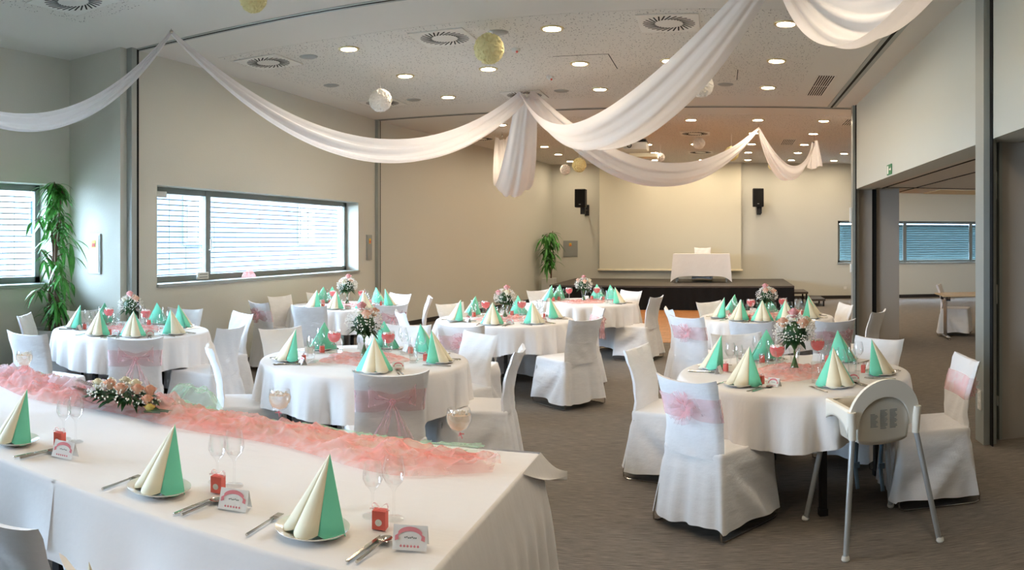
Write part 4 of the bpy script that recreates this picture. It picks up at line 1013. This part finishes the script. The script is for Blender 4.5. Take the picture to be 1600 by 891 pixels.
# ------------------------------------------------------------------ head table
XR, XL, YN, YF = -.765, -5.2, 1.80, 3.075
for k, (a, b) in enumerate(((XL+.03, -3.35), (-3.33, -2.2), (-2.18, XR-.03))):
    t = thing('banquet_table', '%s folding table under the long head table cloth' % ('leftmost', 'middle', 'rightmost')[k], 'table', ((a+b)/2, (YN+YF)/2, 0), 0, 'folding tables of the head table')
    w_ = b-a; G().bb((0, 0, .725), (w_, YF-YN-.06, .03)).build('tabletop', 'wood', t, smooth=0)
    for sx in (-1, 1):
        for sy in (-1, 1): G().bb((sx*(w_/2-.12), sy*.5, .355), (.04, .04, .71)).build('leg', 'spk', t, smooth=0)
def hcloth(name, label, x0, x1, drop, end, seed):
    ph = seed*1.7; g = G(); dz = .012
    L1 = x1-x0; nn = 200
    def fn(u, v):
        # rows: top near edge -> far edge handled separately; here the hanging apron on three sides
        tot = L1+(YF-YN if end else 0)+L1*.0; s = u*tot
        j = v*12
        corner = 0
        if s <= L1: bx_, by_, nx, ny = x0+s, YN, 0, -1; e = drop
        else: bx_, by_, nx, ny = x1, YN+(s-L1), 1, 0; e = .72
        if end:
            c_ = max(0, 1-abs(s-L1)/.22); e = drop+(e-drop)*(1 if s > L1 else max(0, 1-(L1-s)/.16)**2); a = (s-L1)/.12; a = max(-1, min(1, a)); an = (a+1)*PI/4
            if c_ > 0: nx, ny = math.sin(an), -math.cos(an)
        t_ = max(0, (j-2)/10)
        rr = (0, .007, .012)[int(min(2, round(j)))] if j <= 2.01 else .012
        z = (0, -.003, -.012)[int(min(2, round(j)))] if j <= 2.01 else -.012-t_*e
        f = t_*(.018*math.sin(s*7.3+ph)+.010*math.sin(s*17+ph*2)+.02)
        if end and s > L1: f = min(1, t_*3)*.03+max(0, t_-.22)*.05*math.sin((s-L1)*46)+.05*t_
        z += .02*t_*math.sin(s*3.1+ph)*(0 if (end and s > L1) else 1)
        return (bx_+nx*(rr+f), by_+ny*(rr+f), ZT+z)
    g.surf(fn, nn, 13)
    # the cloth on the board, with faint ironing creases
    def top(u, v):
        x = x0+(x1-x0)*u; y = YN+(YF-YN)*v
        ed = min(1, min(u*6, (1-u)*12, v*8, (1-v)*8)); z = ZT+ed*(.0035*noise.noise(Vector((x*2.2+y*3.5, y*6-x*2, seed)))+.002*noise.noise(Vector((x*9, y*14, seed))))
        return (x, y, z)
    g.surf(top, 90, 44)
    def far(u, v):
        x = x0+(x1-x0)*u; return (x, YF+.012*min(1, v*6)+.02*v*(1+math.sin(x*9+ph)), ZT-.24*v)
    g.surf(far, 90, 6)
    if end:       # pointed cloth corner sticking out at the far right
        a, b = Vector((x1, YF-.30, ZT)), Vector((x1-.22, YF, ZT)); c_ = Vector((x1, YF, ZT)); tip = Vector((x1+.085, YF+.14, ZT-.135))
        def flap(u, v): 
            q = a.lerp(c_, u*2) if u < .5 else c_.lerp(b, u*2-1); return q.lerp(tip+Vector((0, 0, -.02*math.sin(u*9))), v)+Vector((.012, .012, .003-.02*math.sin(PI*v)))
        g.surf(flap, 19, 8)
    o = g.build(name, 'linen', smooth=60); return tag(o, label, 'tablecloth', 'cloths of the head table')
hcloth('tablecloth', 'long white cloth over the right part of the head table', -2.19, XR, .29, True, 1)
hcloth('tablecloth', 'white cloth over the left part of the head table', XL, -2.17, .24, False, 2)
# settings of the head table
def head_setting(px, seat, kx=.195, fx=-.155):
    nm = 'of the head table'; y = 1.975; w_ = '%s place %s' % (seat, nm)
    place(PLATE, (px, y, ZT+.006), 0, 'white plate at the '+w_, scale=(1.08, 1.08, 1.0)); place(NAP, (px, y-.005, ZT+.015), rndp.uniform(-.50, -.36), 'mint and cream napkin fan, '+w_, scale=(.84, .95, .98))
    place(FK, (px+fx, y-.035, ZT+.006), .05, 'steel fork at the '+w_); place(KN, (px+kx, y-.04, ZT+.006), .0, 'steel knife at the '+w_); place(SP, (px+kx+.028, y-.03, ZT+.006), -.04, 'steel spoon at the '+w_)
    place(WG, (px+.175, y+.21, ZT+.006), 0, 'tall wine glass at the '+w_); place(WG2, (px+.105, y+.20, ZT+.006), 0, 'small wine glass at the '+w_)
    place(BOX, (px+.168, y+.125, ZT+.006), .15, 'coral favour box with ribbon, '+w_, scale=(1.2, 1.2, 1.15)); place(CARD, (px+.31, y+.035, ZT+.006), math.radians(14), 'place card with pink banner, '+w_, scale=(1.25, 1.25, 1.2))
head_setting(-1.186, 'rightmost'); head_setting(-1.816, 'second from right'); head_setting(-2.68, 'left'); head_setting(-3.5, 'hidden far left')
# tulle runner
def runner(name, label, m, y0, wd, zz, amp, seed, x0=-5.0, x1=-.86, edge=0):
    o_ = Vector((seed*7.1, seed*3.3, seed))
    def fn(u, v):
        x = x0+(x1-x0)*u; a = (v-.5)*2; w_ = wd*(1+.18*noise.noise(Vector((x*2.1, seed, 0))))*min(1, (1-u)*9+.35)
        yc = y0+.05*math.sin(x*2.6+seed)+.03*math.sin(x*6.1); y = yc+a*w_
        q = max(0, 1-a**4); p = Vector((x*5.5, y*9, 0))+o_
        n1 = 1-abs(noise.noise(p))*2; n2 = 1-abs(noise.noise(p*2.3))*2
        amp_ = amp*(1 if x < -2.5 else .8)
        lump = .45+.55*max(0, noise.noise(Vector((x*1.8, seed*2, 1)))+.5)
        z = zz+q*amp_*lump*(.45*max(0, n1)**2+.35*max(0, n2)**2+.25)
        if edge and y > YF-.01: z = ZT+.012-(y-YF+.01)*1.4; y = YF+.03+(y-YF)*.35
        return (x, y, z)
    o = G().surf(fn, 420, 40).build(name, m, smooth=180); return tag(o, label, 'tulle')
runner('table_tulle', 'crumpled pink tulle runner along the head table', 'pink', 2.83, .17, ZT+.010, .085, 1)
runner('table_tulle', 'second pink tulle layer gathered over the head table runner', 'pink', 2.84, .12, ZT+.022, .11, 2, x0=-4.9, x1=-.95)
runner('table_tulle', 'pale green tulle falling over the far edge of the head table', 'tgreen', 3.0, .12, ZT+.008, .05, 3, x0=-4.6, x1=-1.0, edge=1)
runner('table_tulle', 'pale organza ribbon curling on the left of the runner', 'twhite', 2.78, .07, ZT+.03, .12, 4, x0=-4.9, x1=-2.9)
g = G()
def puff(u, v):
    a = u*2*PI; r = .02+.16*v; p = Vector((r*math.cos(a), r*math.sin(a)*.6, 0)); return (p.x, p.y, .13*(1-v*v)**.6*(1+.35*noise.noise(p*18+Vector((3, 1, 2))))-.0)
o = G().surf(puff, 60, 16, cu=True).build('table_tulle', 'tgreen', smooth=180, loc=(-2.50, 2.98, ZT+.012)); tag(o, 'pale green tulle puff right of the flower arrangement', 'tulle')
for k, (x, y, z, lb) in enumerate(((437, 635, .905, 'in the middle of the runner'), (717, 670, .90, 'at the right end of the runner'), (38, 560, .92, 'at the left edge of the picture'))):
    Y = 2.87 if k < 2 else 2.80; th = (x-X0)/F
    place(CAN, (Y*math.tan(th), Y, ZT+.010), k*1.3, 'stemmed glass with floating candle and pearls '+lb)
g = G(); rr_ = random.Random(4)
tn = thing('pearl_string', 'string of pearls hanging on the leftmost candle glass', 'pearl string', (2.80*math.tan((38-X0)/F)+.058, 2.79, 0))
for k in range(14): g.ball((.002*math.sin(k), 0, .955-k*.0075), .0036, 6, 5)
g.build('pearls', 'breath', tn)
# flower arrangement on the runner
fa = thing('flower_arrangement', 'long arrangement of peach roses, white blossoms and leaves on the head table', 'flower arrangement', (-2.80, 2.77, ZT+.02), math.radians(8))
rnd = random.Random(33)
for x, y, z, r, m in ((-.14, -.01, .12, .036, 'ivory'), (-.17, .03, .09, .03, 'ivory'), (-.09, .03, .13, .030, 'ivory'), (-.055, -.03, .13, .038, 'rose'), (.0, .02, .145, .034, 'ivory'), (.02, -.05, .12, .040, 'rose'), (.07, .0, .14, .038, 'ivory'), (.10, -.03, .125, .036, 'rose'), (.15, .0, .12, .038, 'rose'), (.165, -.05, .085, .034, 'rose'), (.19, -.07, .05, .03, 'yellow')):
    rose((x*1.15, y, z-.01), r, m, fa, rnd)
g = G()
for k in range(240):
    a = rnd.uniform(0, 6.28); q = math.sqrt(rnd.random()); x = q*math.cos(a)*.24; y = q*math.sin(a)*.10; g.ball((x, y-.02, .05+.08*(1-q*q)+rnd.uniform(-.01, .015)), rnd.uniform(.0035, .006), 5, 4)
o = g.build('tiny_blossoms', 'breath', fa); o['kind'] = 'stuff'
g = G()
for k in range(210):
    a = rnd.uniform(0, 6.28); q = math.sqrt(rnd.random()); x = q*math.cos(a)*.20; y = q*math.sin(a)*.07; d = Vector((math.cos(a)*1.2, math.sin(a), rnd.uniform(-.1, .5))); g.leaf(Vector((x, y, .03+.05*(1-q)+rnd.uniform(0, .03))), d, rnd.uniform(.05, .10), rnd.uniform(.008, .017), .35)
for s, c in ((1, Vector((.22, -.05, .03))), (1, Vector((.2, -.09, .03))), (-1, Vector((-.2, .0, .05))), (-1, Vector((-.2, .04, .08)))):
    for k in range(11):
        p = c+Vector((s*.013*k, -.006*k*(s > 0), .002*k)); 
        for q in (-1, 1): g.leaf(p, Vector((s*.8, q, .15)), .05-.002*k, .006, .15)
g.build('leaves', 'green2', fa, smooth=60)
# chairs on the near side of the head table
for (x, y, sash, lb) in ((-1.80, 1.52, None, 'white covered chair cut by the bottom left corner'), (-1.20, 1.47, 'bow', 'white covered chair at the bottom edge with a sash tip showing')):
    chair(x, y, 0, lb, sash)
g = G().add([(0, 0, 0), (.05, .0, .0), (.012, .0, .055), (.03, -.012, .02)], [(0, 1, 3), (1, 2, 3), (2, 0, 3)])
o = g.build('ribbon_tip', 'ivory', smooth=0, solid=.001, loc=(-1.29, 1.155, .862)); tag(o, 'cream ribbon tip standing on the chair back at the bottom edge', 'ribbon')

# ------------------------------------------------------------------ stage table and chair
sy = 19.55; p0, p1 = PD(1053, 396, sy).x, PD(1140, 396, sy).x; cxs = (p0+p1)/2; hw_ = (p1-p0)/2; zs = .57
t = thing('stage_table', 'rectangular table under the white cloth on the stage', 'table', (cxs, sy, zs)); G().bb((0, 0, .70), (2*hw_-.03, .74, .03)).build('tabletop', 'wood', t, smooth=0)
for a in (-1, 1):
    for b in (-1, 1): G().bb((a*(hw_-.08), b*.3, .345), (.04, .04, .69)).build('leg', 'alu', t, smooth=0)
def sc_(u, v):
    k = u*4; i = int(k) % 4; f = k-int(k); pts = [(-1, -1), (1, -1), (1, 1), (-1, 1)]; a, b = pts[i], pts[(i+1) % 4]
    x = a[0]+(b[0]-a[0])*f; y = a[1]+(b[1]-a[1])*f; cr = max(0, abs(x)+abs(y)-1)**7
    dr = .56+.15*cr; fl = v*(.015+.05*cr+.008*math.sin(u*70)); return (x*(hw_+fl), y*(.38+fl), .722-dr*v)
g = G().surf(sc_, 160, 8, cu=True); g.f.append(tuple(range(160))[::-1]); tag(g.build('tablecloth', 'linen', smooth=50, loc=(cxs, sy, zs)), 'square white cloth over the table on the stage', 'tablecloth')
chair(cxs, sy+.55, PI, 'white covered chair behind the table on the stage').location.z = zs
# ------------------------------------------------------------------ side room
t = thing('folding_table', 'light wood folding table with metal T legs in the side room', 'table', (4.55, 12.15, 0), math.radians(-4))
G().box((-.95, -.36, .715), (.95, .36, .74)).build('tabletop', 'wood', t, smooth=0, bevel=.003)
for s in (-1, 1):
    x = s*.72-.12*(s < 0); l = G().tube([(x, -.06, .05), (x, -.06, .68)], .019).tube([(x, .06, .05), (x, .06, .68)], .019).bb((x, 0, .69), (.05, .5, .04)).build('leg', 'chrome', t)
    G().bb((x, 0, .03), (.06, .62, .03)).bb((x, -.29, .012), (.05, .05, .024)).bb((x, .29, .012), (.05, .05, .024)).build('foot', 'chrome', l, bevel=.006)
    for q in (-.2, .2): G().bb((x, q, .68), (.07, .05, .09)).build('hinge', 'spk', l, smooth=0)
o = G().lathe([(.001, 0), (.12, .0), (.14, .02), (.13, .02), (.11, .008), (.001, .008)], 20).build('small_bowl', 'bark', loc=(4.55, 12.2, .741)); tag(o, 'small dark tray on the folding table in the side room', 'tray')
p = PD(1468, 448, 13.2); chair(p.x+.25, p.y-.1, math.radians(-115), 'white covered chair behind the folding table in the side room')
chair(4.42, 11.55, math.radians(5), 'white covered chair half hidden by the near pillar in the side room')
# pink tulle on the window sill
def sl(u, v): a = u*2*PI; r = .02+.14*v; return (r*math.cos(a)*.3, r*math.sin(a), .002+.09*(1-v**2)**.7*(1+.5*noise.noise(Vector((math.cos(a)*2, math.sin(a)*2, v*3)))))
o = G().surf(sl, 40, 10, cu=True).build('sill_tulle', 'pink', smooth=180, loc=(-6.02, 8.35, 1.135)); tag(o, 'pink tulle bundle on the sill of the long window', 'tulle')
# prototypes never placed
for pr in (NAP, PLATE, WG, WG2, TB, KN, FK, SP, CARD, BOX, GOB, CAN, VASE, TABLE, DL, DF, DS, PW, PY):
    assert pr in PROTO
for l in CH.values():
    for pr in l:
        if pr not in PROTO:
            for ch in list(pr.children_recursive): bpy.data.objects.remove(ch)
            bpy.data.objects.remove(pr)
